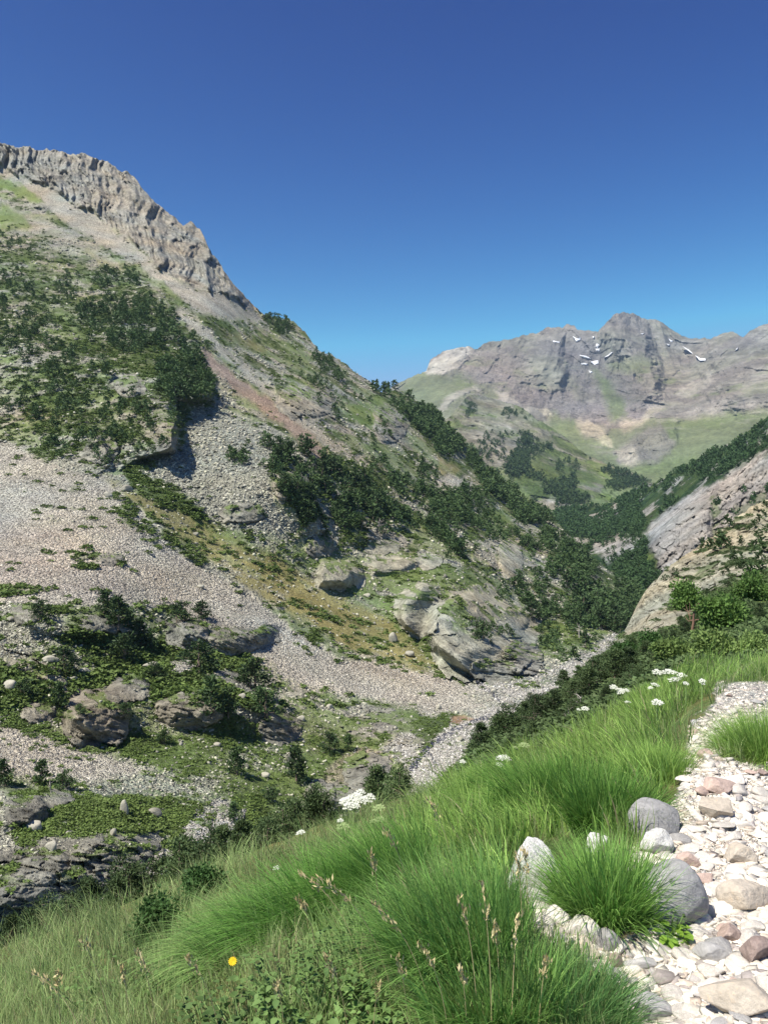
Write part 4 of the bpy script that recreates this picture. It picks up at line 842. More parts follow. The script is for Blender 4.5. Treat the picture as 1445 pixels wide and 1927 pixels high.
# ---- the stones of the path
M_P = [rockmat('path_stone_white', (.64, .60, .54), (.52, .47, .42), 1.2, (.8, .78, .74), .2, .18, .35), rockmat('path_stone_grey', (.40, .385, .375), (.31, .30, .295), 1.2, (.55, .54, .52), .2, .2, .35), rockmat('path_stone_pink', (.50, .38, .32), (.40, .30, .26), 1.2, (.6, .52, .42), .3, .2, .35)]
M_BIG = rockmat('smooth_boulder', (.33, .32, .315), (.27, .265, .26), 1.4, (.42, .41, .39), .25, .05, .3); M_WH = rockmat('white_rock', (.80, .79, .75), (.68, .66, .62), 1.6, (.8, .8, .76), .3, .05, .6); M_RD = rockmat('reddish_stone', (.33, .25, .22), (.26, .2, .18), 1.5, (.42, .36, .3), .3, .05, .4)
M_TAN = rockmat('tan_slab', (.52, .46, .39), (.44, .38, .31), 1.5, (.52, .34, .18), .35, .05, .4)
def stone(x, y, w, h, seed, mat, label, rnd=.5, rough=.05, cuts=14, rot=0, depthf=.8, sink=.3, name='stone', cat='stone', group='big stones lying beside and in the path', tilt=0):
    c = FORE.at(x, y + h * .42); u = c[1] / F; W_, H_ = w * u, h * u
    V, Fa = rock_mesh(seed, 5, cuts, (.6, .92) if name == 'boulder' else (.42, .8), rough, rnd * .4 if name != 'boulder' else rnd)
    V = V / np.ptp(V, axis=0) * np.array([W_, W_ * depthf, H_ * (1 + sink) * .92]) ; s = .25
    o = obj(name, mesh_np(name, V / s, [Fa], [mat], True), loc=(c[0], c[1] + W_ * depthf * .2, c[2] + H_ * (.5 * (1 + sink) - sink)), label=label, cat=cat, group=group)
    o.scale = (s,) * 3; o.rotation_euler = (0, tilt, rot); return o
stone(1262, 1688, 146, 122, 531, M_BIG, 'big smooth grey boulder right of the bright green tussock', .45, .045, 12, .2, .8, .45, 'boulder', 'boulder', tilt=.45)
stone(1232, 1545, 96, 72, 532, M_BIG, 'upper grey boulder under the overhanging deep green tussock', .3, .06, 12, .2, .8, .45, 'boulder', 'boulder', tilt=.35)
stone(1232, 1590, 60, 42, 503, M_WH, 'small whitish stone propped under the upper grey boulder', .3, .06)
stone(1008, 1642, 116, 108, 504, M_WH, 'angular white rock rising out of the grass', .15, .10, 12, .3, .8, .3, 'boulder', 'boulder', tilt=.25)
stone(1062, 1672, 50, 40, 505, M_PALER, 'grey stone half hidden between the white rock and the tussock', .3, .08)
stone(1125, 1592, 44, 44, 506, M_WH, 'rough white stone behind the bright green tussock', .1, .12)
stone(1247, 1455, 30, 30, 507, M_WH, 'small bright white stone up in the grass at the path edge', .1, .1)
stone(1330, 1718, 36, 30, 508, M_P[1], 'grey wedge stone leaning on the big smooth grey boulder', .1, .04)
stone(1412, 1690, 110, 54, 509, M_TAN, 'large flat pinkish slab at the right photo edge', .3, .03, 8)
stone(1425, 1795, 66, 50, 510, M_RD, 'dark reddish angular stone at the right photo edge', .1, .05, rot=.6)
stone(1400, 1890, 150, 62, 511, M_TAN, 'long tan slab with an orange end at the bottom right corner', .2, .04, 9)
stone(1340, 1800, 70, 34, 512, M_P[1], 'thin grey flake standing in the gravel left of the reddish stone', .1, .02, 10, -.6, .5)
stone(1160, 1812, 30, 34, 513, M_RD, 'small dark red stone in the gravel below the dry grass tuft', .1, .06)
stone(1355, 1480, 70, 30, 514, M_P[2], 'flat pinkish slab at the top of the wide path', .2, .04)
stone(1345, 1525, 64, 36, 515, M_TAN, 'squarish tan slab below the flat pinkish one', .1, .03)
stone(1435, 1455, 24, 14, 516, M_RD, 'dark stone at the right photo edge above the slabs', .1, .05)
stone(1230, 1905, 80, 40, 517, M_P[1], 'rounded light grey stone at the bottom of the gravel', .6, .03)
stone(1090, 1755, 70, 44, 518, M_P[0], 'rounded pale stone left of the dry grass tuft', .5, .03)
stone(1100, 1790, 60, 34, 519, M_TAN, 'brownish stone among white ones left of the dry grass tuft', .4, .04)
stone(1052, 1730, 50, 36, 520, M_P[0], 'white stone at the left point of the gravel below the white rock', .4, .04)
stone(1145, 1775, 50, 40, 521, M_P[1], 'grey rounded stone in front of the dry grass tuft', .4, .04)
stone(1390, 1612, 60, 34, 522, M_TAN, 'tan stone with an ochre patch in the middle of the path', .3, .04)
stone(1375, 1765, 56, 30, 523, M_P[2], 'flat brown-pink stone right of the thin grey flake', .3, .04)
stone(1300, 1625, 46, 26, 524, M_P[2], 'small pink slab right of the big smooth grey boulder', .2, .04)
FX, FY = FORE.X.ravel(), FORE.Y.ravel()
wp = pathm * (FX > 900) * (FX < 2050) * (FY < 2060) * (FY > 1240) * np.where(FX > 1500, .35, 1.0)
pm = [rock_mesh(600 + k, 3, 12, (.4, .78), .05, .08) for k in range(8)]
pme = [[mesh_np('path_stone', v, [f], [m], True) for v, f in pm] for m in M_P]
p, ix = FORE.scatter(1500, wp * (FX < 1500), rr)
sz = .018 + .05 * rr.random(1500) ** 2.4
order = np.argsort(-sz / p[:, 1]); keep = []
for i in order:
    if all((p[i, 0] - p[j, 0]) ** 2 + (p[i, 1] - p[j, 1]) ** 2 > ((sz[i] + sz[j]) * .8) ** 2 for j in keep): keep.append(i)
    if len(keep) >= 270: break
px_ = CX + F * p[:, 0] / p[:, 1]; py_ = CY - F * p[:, 2] / p[:, 1]
ZN = [(1350, 'on the narrow far bend of the path'), (1480, 'on the path beside the round tussock'), (1580, 'on the upper wide part of the path'), (1690, 'level with the big smooth grey boulder'), (1790, 'between the big smooth grey boulder and the reddish stone'), (2200, 'in the lowest gravel of the path')]
ORD = ['', 'second', 'third', 'fourth', 'fifth', 'sixth', 'seventh', 'eighth', 'ninth', 'tenth', 'eleventh', 'twelfth', '13th', '14th', '15th', '16th', '17th', '18th', '19th', '20th'] + ['%dth' % k if k % 10 not in (1, 2, 3) else '%d%s' % (k, ('st', 'nd', 'rd')[k % 10 - 1]) for k in range(21, 99)]
cn = ['white', 'grey', 'pinkish']
buckets = {}
for i in keep:
    z = next(k for k, q in enumerate(ZN) if py_[i] < q[0]); m = int(rr.choice(3, p=[.78, .14, .08])); buckets.setdefault((z, m), []).append(i)
for (z, m), ids in buckets.items():
    ids.sort(key=lambda i: px_[i])
    for r_, i in enumerate(ids):
        lb = ('leftmost ' if r_ == 0 else ORD[r_] + ' ') + cn[m] + ' stone' + ('' if r_ == 0 else ' from the left') + ' ' + ZN[z][1]
        o = obj('path_stone', pme[m][i % 8], loc=p[i] + np.array([0, 0, sz[i] * .18]), label=lb, cat='stone', group='loose stones of the path')
        o.scale = (sz[i] * rr.uniform(.9, 1.4), sz[i] * rr.uniform(.7, 1.1), sz[i] * rr.uniform(.32, .6)); o.rotation_euler = (rr.uniform(-.3, .3), rr.uniform(-.3, .3), rr.uniform(0, 6.3))
PP = [(.70, .65, .57), (.66, .61, .53), (.62, .57, .49), (.58, .53, .46), (.52, .46, .40), (.40, .37, .35), (.50, .42, .35), (.64, .59, .51), (.34, .30, .28)]
P80 = [shard(700 + k, 14) for k in range(8)]
stones('cobbles', FORE, 9500, wp, .012, .05, PP, 'pale cobbles covering the path', P80, 2.2, .45, mat=M_PEB)
stones('gravel', FORE, 95000, wp, .004, .018, PP, 'fine whitish gravel of the path', P20, 2.2, .7, mat=M_PEB)
# ---- snow patches on the far mountain
SNOW, nt = newmat('old_snow'); n = N(nt)
b_ = n('ShaderNodeTexNoise', {'Vector': n('ShaderNodeNewGeometry').outputs['Position'], 'Scale': .05, 'Detail': 5.0}).outputs[0]
finish(nt, n, n.mix(b_, (.86, .87, .9), (.76, .77, .8)), .6, b_, .3, 2.0)
SN = [([(1077, 632), (1083, 638), (1093, 634), (1091, 640), (1084, 643)], 'V-shaped snow patch highest on the left below the crest'), ([(1040, 641), (1054, 643), (1052, 645), (1041, 644)], 'thin flat snow streak at the far left'), ([(1122, 646), (1128, 649), (1124, 655), (1120, 652)], 'small upright snow patch under the summit notch'), ([(1120, 656), (1128, 656), (1127, 661), (1121, 660)], 'small square snow patch just below the upright one'),
 ([(1089, 668), (1103, 670), (1112, 675), (1100, 674)], 'broad snow patch left of the centre group'), ([(1110, 681), (1125, 678), (1126, 684), (1118, 687)], 'three-cornered snow patch in the centre group'), ([(1092, 683), (1106, 684), (1104, 687), (1094, 686)], 'thin snow strip below the broad patch'), ([(1136, 673), (1150, 663), (1155, 662), (1143, 671)], 'slanting snow streak right of the centre group'),
 ([(1107, 697), (1115, 700), (1110, 702)], 'lowest tiny snow patch of the centre group'), ([(1204, 627), (1212, 627), (1208, 630)], 'tiny snow patch right below the summit'), ([(1256, 637), (1266, 642), (1262, 644)], 'upper of the two small snow patches right of the summit'), ([(1253, 646), (1260, 649), (1256, 651)], 'lower of the two small snow patches right of the summit'),
 ([(1283, 651), (1297, 659), (1304, 667), (1294, 660)], 'long slanting snow streak on the right gully'), ([(1307, 668), (1316, 674), (1327, 675), (1327, 679), (1316, 679)], 'bright snow patch at the foot of the right gully'), ([(1380, 662), (1388, 653), (1386, 658)], 'small snow fleck near the right-hand crest'), ([(1114, 632), (1118, 634), (1116, 637)], 'tiny snow fleck left of the summit')]
for pts, lb in SN:
    pts = np.array(pts, float); c = pts.mean(0); n0 = len(pts); V = []
    m = 5 * n0; ring = np.array([lerp(pts[k // 5], pts[(k // 5 + 1) % n0], (k % 5) / 5.) for k in range(m)])
    ring += np.stack([fbm(np.stack([ring[:, 0] / 2, ring[:, 1] / 2, 0 * ring[:, 0]], -1), 2, 3), fbm(np.stack([ring[:, 0] / 2, ring[:, 1] / 2, 9 + 0 * ring[:, 0]], -1), 2, 4)], -1) * .4
    lay = [(0, .0), (.45, 1), (.8, 1), (1, 1)]
    top = [np.array(FAR.at(*c))]
    base_d = min(FAR.at(*(c + (q - c) * t))[1] for q in ring[::3] for t in (.5, 1))
    for t in (.5, 1.0):
        for q in ring: w = FAR.at(*(c + (q - c) * t)); top.append(unproj(c[0] + (q[0] - c[0]) * t, c[1] + (q[1] - c[1]) * t, lerp(base_d, w[1], .35) - 5))
    top[0] = unproj(c[0], c[1], lerp(base_d, top[0][1], .35) - 10)
    V = np.array(top); bot = V[1 + m:] * 1.012
    V = np.concatenate([V, bot]); f3 = [(0, 1 + k, 1 + (k + 1) % m) for k in range(m)]
    f4 = [(1 + k, 1 + m + k, 1 + m + (k + 1) % m, 1 + (k + 1) % m) for k in range(m)] + [(1 + m + k, 1 + 2 * m + k, 1 + 2 * m + (k + 1) % m, 1 + m + (k + 1) % m) for k in range(m)]
    obj('snow_patch', mesh_np('snow_patch', V, [np.array(f3), np.array(f4)], [SNOW], True), label=lb, cat='snow patch', group='old snow patches on the far mountain')
# ================================================================ trees and shrubs
rt = np.random.default_rng(31)
def leafmat(name, c0, c1, trans=.15, rand=.25):
    m, nt = newmat(name); n = N(nt)
    oi = n('ShaderNodeObjectInfo').outputs['Random']; g = n('ShaderNodeNewGeometry')
    r = g.outputs['Random Per Island']; p = n('ShaderNodeTexNoise', {'Vector': g.outputs['Position'], 'Scale': .9, 'Detail': 3.0}).outputs[0]
    c = n.mix(n.math('ADD', n.math('MULTIPLY', r, .6), n.math('MULTIPLY', oi, .4)), c0, c1)
    f = n.math('ADD', n.rng(oi, 0, 1, 1 - rand, 1 + rand), n.math('ADD', n.rng(p, .3, .7, -.25, .25), n.rng(n('ShaderNodeTexNoise', {'Vector': g.outputs['Position'], 'Scale': .12, 'Detail': 4.0}).outputs[0], .35, .65, -.25, .25)))
    c = n('ShaderNodeVectorMath', {0: c, 3: f}, operation='SCALE').outputs[0]
    finish(nt, n, c, .65, None, spec=.2, trans=trans); return m
M_PINE = leafmat('pine_needles', (.038, .070, .027), (.070, .112, .040)); M_JUN = leafmat('juniper_needles', (.05, .085, .035), (.085, .12, .045))
M_LEAF = leafmat('bright_leaves', (.075, .145, .035), (.12, .20, .05), .3); M_MAT = leafmat('mat_leaves', (.068, .112, .028), (.12, .165, .044)); M_WILLOW = leafmat('willow_leaves', (.12, .19, .055), (.19, .26, .08), .3)
M_DEEP = leafmat('deep_leaves', (.045, .10, .03), (.075, .15, .04), .25); M_BEECH = leafmat('wood_leaves', (.036, .070, .028), (.056, .105, .037), .15)
M_BARK, nt = newmat('bark'); n = N(nt); b_ = n('ShaderNodeTexNoise', {'Scale': 14.0, 'Detail': 6.0}).outputs[0]; finish(nt, n, n.mix(b_, (.13, .10, .08), (.24, .19, .15)), .95, b_, .5, .02)
M_DEAD, nt = newmat('dead_wood'); n = N(nt); b_ = n('ShaderNodeTexNoise', {'Scale': 14.0, 'Detail': 6.0}).outputs[0]; finish(nt, n, n.mix(b_, (.42, .38, .34), (.28, .25, .22)), .95, b_, .5, .02)
M_RBR, nt = newmat('reddish_bark'); n = N(nt); b_ = n('ShaderNodeTexNoise', {'Scale': 14.0, 'Detail': 6.0}).outputs[0]; finish(nt, n, n.mix(b_, (.22, .13, .09), (.16, .10, .07)), .95, b_, .5, .02)
def tube(pts, rad, sides=6):
    pts = np.array(pts, float); m = len(pts); V = []
    for k in range(m):
        d = pts[min(k + 1, m - 1)] - pts[max(k - 1, 0)]; d /= np.linalg.norm(d) + 1e-9
        u = np.cross(d, [.3, .9, .1]); u /= np.linalg.norm(u) + 1e-9; w = np.cross(d, u)
        for j in range(sides):
            a = 2 * math.pi * j / sides; V.append(pts[k] + (u * math.cos(a) + w * math.sin(a)) * rad[k])
    f = [(k * sides + j, k * sides + (j + 1) % sides, (k + 1) * sides + (j + 1) % sides, (k + 1) * sides + j) for k in range(m - 1) for j in range(sides)]
    return np.array(V), np.array(f)
def join(parts):
    V, Fs, off = [], {}, 0
    for v, f in parts:
        V.append(v)
        for ff in (f if isinstance(f, list) else [f]): Fs.setdefault(ff.shape[1], []).append(ff + off)
        off += len(v)
    return np.concatenate(V), [np.concatenate(x) for x in Fs.values()]
def leaves(cen, nrm, size, rng, aspect=.55, per=1):
    """one small folded leaf or needle tuft (a quad) per centre"""
    n_ = len(cen); d = rng.normal(size=(n_, 3)) * .7 + nrm; d /= np.linalg.norm(d, axis=1, keepdims=True)
    u = np.cross(d, rng.normal(size=(n_, 3))); u /= np.linalg.norm(u, axis=1, keepdims=True)
    s = size * rng.uniform(.6, 1.3, (n_, 1))
    V = np.stack([cen - d * s * .3, cen + u * s * aspect * .5 + d * s * .3, cen + d * s, cen - u * s * aspect * .5 + d * s * .3], 1).reshape(-1, 3)
    return V, np.arange(n_ * 4).reshape(-1, 4)
def pine(seed, nb, nt_, ls, width=.30, irregular=.35, low=.12, stems=1, lean=.05, limbs=True):
    """unit-height mountain pine: clumped branch pads on a tapering trunk"""
    r = np.random.default_rng(seed); cen, nrm, wood = [], [], []
    for s_ in range(stems):
        ax = np.array([r.normal() * lean, r.normal() * lean]); hh = r.uniform(.7, 1.0) if s_ else 1.0; bx = r.normal(size=2) * (.12 if stems > 1 else 0)
        path = [np.array([bx[0] + ax[0] * t + .02 * math.sin(6 * t + seed), bx[1] + ax[1] * t, t * hh]) for t in np.linspace(-.06, .96, 8)]
        wood.append(tube(path, np.linspace(.032, .006, 8) / (1 + .5 * (stems > 1)), 6))
        for b in range(nb // stems):
            t = low + (1 - low) * (b + r.random()) / (nb / stems); a = r.uniform(0, 2 * math.pi) if b % 3 else b * 2.4
            R_ = width * (1 - t) ** .62 * r.uniform(1 - irregular, 1 + irregular) + .035; o = np.array([bx[0] + ax[0] * t, bx[1] + ax[1] * t, t * hh])
            e = o + np.array([math.cos(a) * R_, math.sin(a) * R_, R_ * r.uniform(-.05, .35)])
            if limbs and b % 2 == 0: wood.append(tube([o, (o + e) / 2 + [0, 0, -.01], e], [.010, .006, .003], 4))
            k = max(4, int(nt_ / nb)); q = r.random((k, 1)) ** .6
            pad = o + (e - o) * (.35 + .65 * q) + r.normal(size=(k, 3)) * np.array([.055, .055, .03]) * (1 if width < .4 else 1.4)
            cen.append(pad); nn = (pad - o) * 1.5 + np.array([0, 0, .35]); nrm.append(nn / np.linalg.norm(nn, axis=1, keepdims=True))
    cV, cF = leaves(np.concatenate(cen), np.concatenate(nrm), ls, r, .6)
    return (cV, [cF]), join(wood)
def bush(seed, n_, ls, squash=1.0, lobes=7, stems=6, open_=.0):
    """unit-wide rounded shrub: leaves spread through several lobes"""
    r = np.random.default_rng(seed); cen, nrm, wood = [], [], []
    for k in range(lobes):
        a = r.uniform(0, 6.28); q = r.uniform(0, .30) if k else 0; c = np.array([math.cos(a) * q, math.sin(a) * q, r.uniform(.22, .50) - q * .35]); R_ = r.uniform(.16, .27)
        m = n_ // lobes; d = r.normal(size=(m, 3)); d /= np.linalg.norm(d, axis=1, keepdims=True); rad = R_ * r.random((m, 1)) ** (.35 + open_) * (1 + .25 * r.normal(size=(m, 1)) * .5)
        cen.append(c + d * rad); nrm.append(d)
        wood.append(tube([np.array([0, 0, -.05]) + r.normal(size=3) * [.04, .04, 0], c * [.5, .5, .5], c], [.014, .009, .004], 4))
    cen = np.concatenate(cen); cen[:, 2] = np.maximum(cen[:, 2], .02) * squash
    cV, cF = leaves(cen, np.concatenate(nrm), ls, r, .7)
    wv, wf = join(wood); wv = wv * [1, 1, squash]
    return (cV, [cF]), (wv, wf)
def two(crown, wood, name, m1, m2):
    """one mesh with needles and wood, for plants too small to show parts"""
    V, Fs = join([crown, wood]); nc = len(crown[0]); mi = np.concatenate([(f[:, 0] >= nc).astype(int) for f in Fs])
    return mesh_np(name, V, Fs, [m1, m2], False, midx=mi)
far_p = [pine(40 + k, 16, 150, .15, .27, low=.1, limbs=False) for k in range(5)] + [pine(50 + k, 18, 170, .14, .40, low=.05, lean=.14, limbs=False) for k in range(3)]
mid_p = [pine(60 + k, 34, 800, .085, .27, low=.08) for k in range(4)] + [pine(70 + k, 34, 900, .085, .42, low=.05, stems=3) for k in range(3)]
near_p = [pine(80 + k, 60, 3600, .045, .30, low=.03) for k in range(2)] + [pine(84 + k, 60, 4200, .045, .46, low=.02, stems=4) for k in range(2)]
def protos(ps, m1):
    return [two(c, w, 'mountain_pine', m1, M_BARK) for c, w in ps]
FARM = protos(far_p, M_PINE)
def rooted(name, ps, m1, m2=None, cn='crown'):
    out = []
    for c, w in ps: out.append((mesh_np(cn, c[0], c[1], [m1]), mesh_np('trunk', w[0], w[1], [m2 or M_BARK], True)))
    return out
MIDM = rooted('pine', mid_p, M_PINE); NEARM = rooted('pine', near_p, M_JUN)
def plant_empty(name, loc, pair, scale, label, cat, group, rz, cn='crown', tn='trunk'):
    r = obj(name, None, loc=loc, label=label, cat=cat, group=group); r.scale = scale; r.rotation_euler = (0, 0, rz)
    obj(cn, pair[0], r); obj(tn, pair[1], r); return r
# ---- zones of trees: (layer, polygon, count, height range m, where)
Z = [(LEFT, [(140, 500), (250, 510), (300, 560), (345, 640), (330, 700), (250, 680), (150, 600)], 230, (4, 8), 'on the upper shoulder of the shaded crag'), (LEFT, [(290, 640), (345, 620), (390, 660), (405, 740), (390, 765), (320, 760), (280, 700)], 170, (4, 8.5), 'along the dark right edge of the shaded crag'),
 (LEFT, [(0, 440), (140, 480), (150, 640), (0, 640)], 150, (3, 6), 'on the rocky slope at the upper left'), (LEFT, [(0, 640), (200, 650), (280, 760), (200, 880), (60, 830), (0, 800)], 140, (3, 6.5), 'among ledges low on the left crag'), (LEFT, [(200, 760), (350, 770), (340, 850), (220, 880)], 46, (3, 6.5), 'at the foot of the shaded crag above the boulder field'),
 (LEFT, [(495, 815), (560, 805), (580, 870), (500, 880)], 14, (7, 10), 'in the tall clump beside the boulder field'), (LEFT, [(430, 830), (500, 860), (480, 900), (435, 880)], 9, (4, 6), 'at the right edge of the boulder field'), (LEFT, [(500, 870), (640, 860), (700, 920), (780, 1000), (700, 1010), (560, 980)], 210, (5, 9), 'in the dark wood in the middle of the slope'),
 (LEFT, [(430, 930), (560, 930), (640, 1020), (540, 1010)], 22, (3, 6), 'below the dark wood among pale boulders'), (LEFT, [(690, 860), (800, 900), (900, 1000), (860, 1050), (760, 980)], 170, (5, 8), 'on the slope right of the dark wood'), (LEFT, [(810, 940), (880, 970), (900, 1040), (830, 1050)], 34, (4, 7), 'above the rock domes'),
 (LEFT, [(495, 588), (575, 626), (640, 680), (700, 720), (690, 740), (630, 710), (560, 650), (500, 610)], 80, (5, 9), 'along the skyline ridge'), (LEFT, [(705, 722), (770, 742), (830, 793), (870, 830), (860, 850), (800, 820), (720, 760)], 260, (8, 13), 'in the dense ridge wood left of the far mountain'), (LEFT, [(830, 800), (900, 866), (960, 925), (1040, 980), (1010, 1000), (920, 930), (820, 850)], 330, (7, 12), 'on the descending ridge before the side valley'),
 (LEFT, [(560, 660), (700, 750), (760, 850), (680, 840), (560, 720)], 60, (4, 7), 'on the upper green slope below the ridge'), (LEFT, [(780, 850), (900, 930), (1000, 1040), (900, 1000), (800, 920)], 170, (4, 7.5), 'on the rocky spur below the ridge'), (LEFT, [(960, 960), (1060, 1010), (1130, 1080), (1060, 1100), (980, 1040)], 220, (5, 9), 'on the lower spur'),
 (LEFT, [(1060, 1020), (1160, 1090), (1230, 1140), (1180, 1190), (1080, 1180), (1060, 1100)], 380, (6, 11), 'in the gorge where the valleys meet'), (LEFT, [(900, 1060), (1050, 1090), (1100, 1160), (1000, 1170), (930, 1120)], 80, (3, 6.5), 'behind the largest rock dome'), (LEFT, [(1020, 1140), (1160, 1180), (1080, 1240), (1020, 1250)], 60, (3, 7), 'on the bank right of the largest rock dome'),
 (LEFT, [(880, 1165), (920, 1170), (970, 1200), (950, 1230), (900, 1200)], 9, (2.5, 4.5), 'growing in cracks of the largest rock dome'),
 (MID, [(880, 760), (1000, 780), (1020, 850), (920, 900), (860, 860)], 330, (9, 15), 'scattered on the grey flank of the side valley'), (MID, [(990, 820), (1110, 865), (1215, 908), (1150, 920), (1090, 945), (980, 950), (950, 880)], 1100, (9, 15), 'covering the green shoulder of the side valley'),
 (VAL, [(1040, 962), (1215, 918), (1280, 885), (1230, 975), (1180, 1010), (1050, 1010)], 1700, (7, 11), 'in the beech and pine wood on the far bank'), (VAL, [(1280, 882), (1380, 832), (1445, 788), (1560, 710), (1560, 800), (1445, 845), (1330, 905), (1240, 970)], 700, (6, 10), 'on the dark ridge above the grey cliff'), (VAL, [(1060, 1010), (1200, 1000), (1240, 1100), (1150, 1120)], 520, (5, 9), 'in the gorge below the grey cliff'),
 (VAL, [(1340, 940), (1445, 925), (1400, 980), (1340, 1000)], 12, (6, 9), 'on ledges of the grey cliff'),
 (RIGHT, [(1300, 1030), (1380, 980), (1445, 945), (1445, 1010), (1350, 1040)], 24, (.8, 1.9), 'on the crest of the pale right-hand slab'), (RIGHT, [(1340, 1040), (1445, 1000), (1445, 1090), (1360, 1090)], 22, (.8, 1.9), 'on the upper part of the pale right-hand slab'), (RIGHT, [(1230, 1085), (1270, 1060), (1300, 1060), (1260, 1110)], 5, (.5, 1), 'at the left rim of the pale right-hand slab')]
cand = []
for zi, (ly, poly, cnt, hr, where) in enumerate(Z):
    m = softmask(ly.X.ravel(), ly.Y.ravel(), poly, 10)
    if ly is LEFT: m = m * (.25 + ly.Wn[:, KI['SHRUB']] + ly.Wn[:, KI['FOREST']] + .7 * ly.Wn[:, KI['ROCK']]) * (1 - .9 * ly.Wn[:, KI['SCREE']]) * (1 - .9 * ly.Wn[:, KI['RED']]) * (1 - ly.Wn[:, KI['TALUS']] * .6)
    if ly is VAL: m = m * (1 - .93 * ly.Wn[:, KI['CLIFFV']] * (0 if 'ledges' in where else 1))
    if ly is not RIGHT: m = m * ss(-.5, .5, fbm(ly.P0 / (ly.P0[:, 1:2] * .03 + 2), 3, 44 + zi))
    p, ix = ly.scatter(cnt, m, rt)
    h = .88 * rt.uniform(hr[0], hr[1], cnt) * (rt.random(cnt) < .75) ; h = np.where(h == 0, rt.uniform(hr[0] * .5, hr[0], cnt), h)
    for k in range(cnt): cand.append((h[k] / p[k, 1] * F, zi, p[k], h[k]))
cand.sort(key=lambda c: -c[0])
# trees the photo shows alone are placed one by one: x, y of the foot, height px, kind, label
T1 = [(445, 1458, 52, 0, 'lone cone-shaped pine on the grass below the central knoll'), (558, 1470, 62, 1, 'second lone pine, right of the cone-shaped one above the grass edge'), (78, 1475, 44, 2, 'dark spreading pine at the lower left behind the dead tree'), (10, 1480, 50, 3, 'pine cut by the left photo edge beside the dark boulder'), (120, 1482, 34, 4, 'low bushy pine right of the dead tree'),
 (120, 1262, 44, 5, 'round green pine bush on the green flat'), (110, 1330, 46, 1, 'dark pine at the left edge of the central knoll'), (45, 1310, 34, 4, 'low pine left on the green flat'), (235, 1245, 50, 5, 'bright green broad pine bush above the central knoll'), (380, 1262, 60, 4, 'broad pine bush standing behind the central knoll'), (480, 1300, 60, 5, 'windswept pine bush on the right shoulder of the central knoll'),
 (400, 1345, 70, 2, 'dark upright pine on the face of the central knoll'), (430, 1350, 56, 0, 'dark pine right beside the upright one on the central knoll face'), (495, 1345, 54, 6, 'gnarled pine on the right end of the central knoll'), (235, 1345, 24, 6, 'small pine bush on the dark leaning rock rib'), (152, 1345, 20, 5, 'tiny round bush on the left slope of the central knoll'), (290, 1275, 30, 4, 'low dark pine on the top of the central knoll'),
 (195, 1155, 44, 0, 'slim pine sticking up left above the knoll in the scree'), (225, 1180, 58, 1, 'tallest pine on the left knoll in the scree'), (245, 1195, 50, 2, 'dark pine next to the tallest one on the left knoll'), (265, 1215, 50, 3, 'dark pine at the right slope of the left knoll'), (285, 1225, 40, 0, 'small pine at the lower right of the left knoll'), (75, 1165, 36, 4, 'dark bushy pine at the left end of the left knoll'),
 (340, 1170, 40, 4, 'dark bush on top of the steep block of the scree knoll'), (380, 1165, 34, 5, 'low pine bush on the shrub-topped knoll'), (620, 1415, 36, 5, 'greyish bare-twigged bush on the flat left of the stream'), (655, 1412, 30, 1, 'small dark bush right of the bare-twigged one'), (510, 1510, 30, 6, 'bushy pine at the edge above the white gully'), (310, 1400, 26, 5, 'flat pine bush below the central knoll'),
 (1000, 1165, 34, 5, 'green bush on the ledge right of the largest dome'), (905, 1205, 40, 6, 'dark green bush in the crack of the largest dome'), (440, 1545, 36, 0, 'dark pine sapling in the white gully')]
for x, y, hp, k, lb in T1:
    c = LEFT.at(x, y); h = hp * c[1] / F; w = 1.35 if k >= 4 else 1.15
    plant_empty('mountain_pine', c - [0, 0, .02 * h], MIDM[k], (h * w, h * w, h), lb, 'pine', 'pines standing singly on the left hillside', rt.uniform(0, 6))
SH = [(905, 1415, 55, 'dark juniper nearest to the stream bed above the grass edge'), (935, 1400, 54, ''), (965, 1385, 59, ''), (990, 1365, 45, ''), (1020, 1360, 54, ''), (1010, 1335, 30, ''), (1045, 1350, 50, ''), (1075, 1330, 54, ''), (1060, 1300, 39, ''), (1090, 1285, 32, ''), (1105, 1320, 63, ''), (1130, 1300, 64, ''), (1125, 1265, 36, ''), (1155, 1290, 68, ''), (1160, 1250, 45, ''),
 (1185, 1275, 57, ''), (1190, 1235, 37, ''), (1215, 1250, 43, ''), (1215, 1229, 19, ''), (1240, 1239, 26, ''), (1265, 1214, 29, ''), (1245, 1204, 21, ''), (1290, 1194, 27, ''), (1310, 1179, 30, ''), (1340, 1154, 27, ''), (1280, 1174, 15, ''), (1180, 1310, 45, ''), (1140, 1330, 39, ''), (1430, 1164, 30, ''), (1440, 1204, 27, ''), (1400, 1124, 20, ''), (1370, 1109, 19, ''), (1330, 1124, 17, ''), (1205, 1290, 40, ''), (1085, 1355, 39, ''), (1000, 1395, 36, ''), (955, 1420, 36, ''), (1235, 1260, 36, '')]
SH.sort()
for k, (x, y, hp, lb) in enumerate(SH):
    c = RIGHT.at(x, y); h = hp * c[1] / F
    lb = lb or ('%s juniper or dwarf pine from the left, along the slope behind the grass edge' % ORD[k])
    plant_empty('dwarf_pine', c - [0, 0, .02 * h], NEARM[k % 4], (h * 1.15, h * 1.15, h), lb, 'dwarf pine', 'dwarf pines on the slope behind the grass edge', rt.uniform(0, 6))
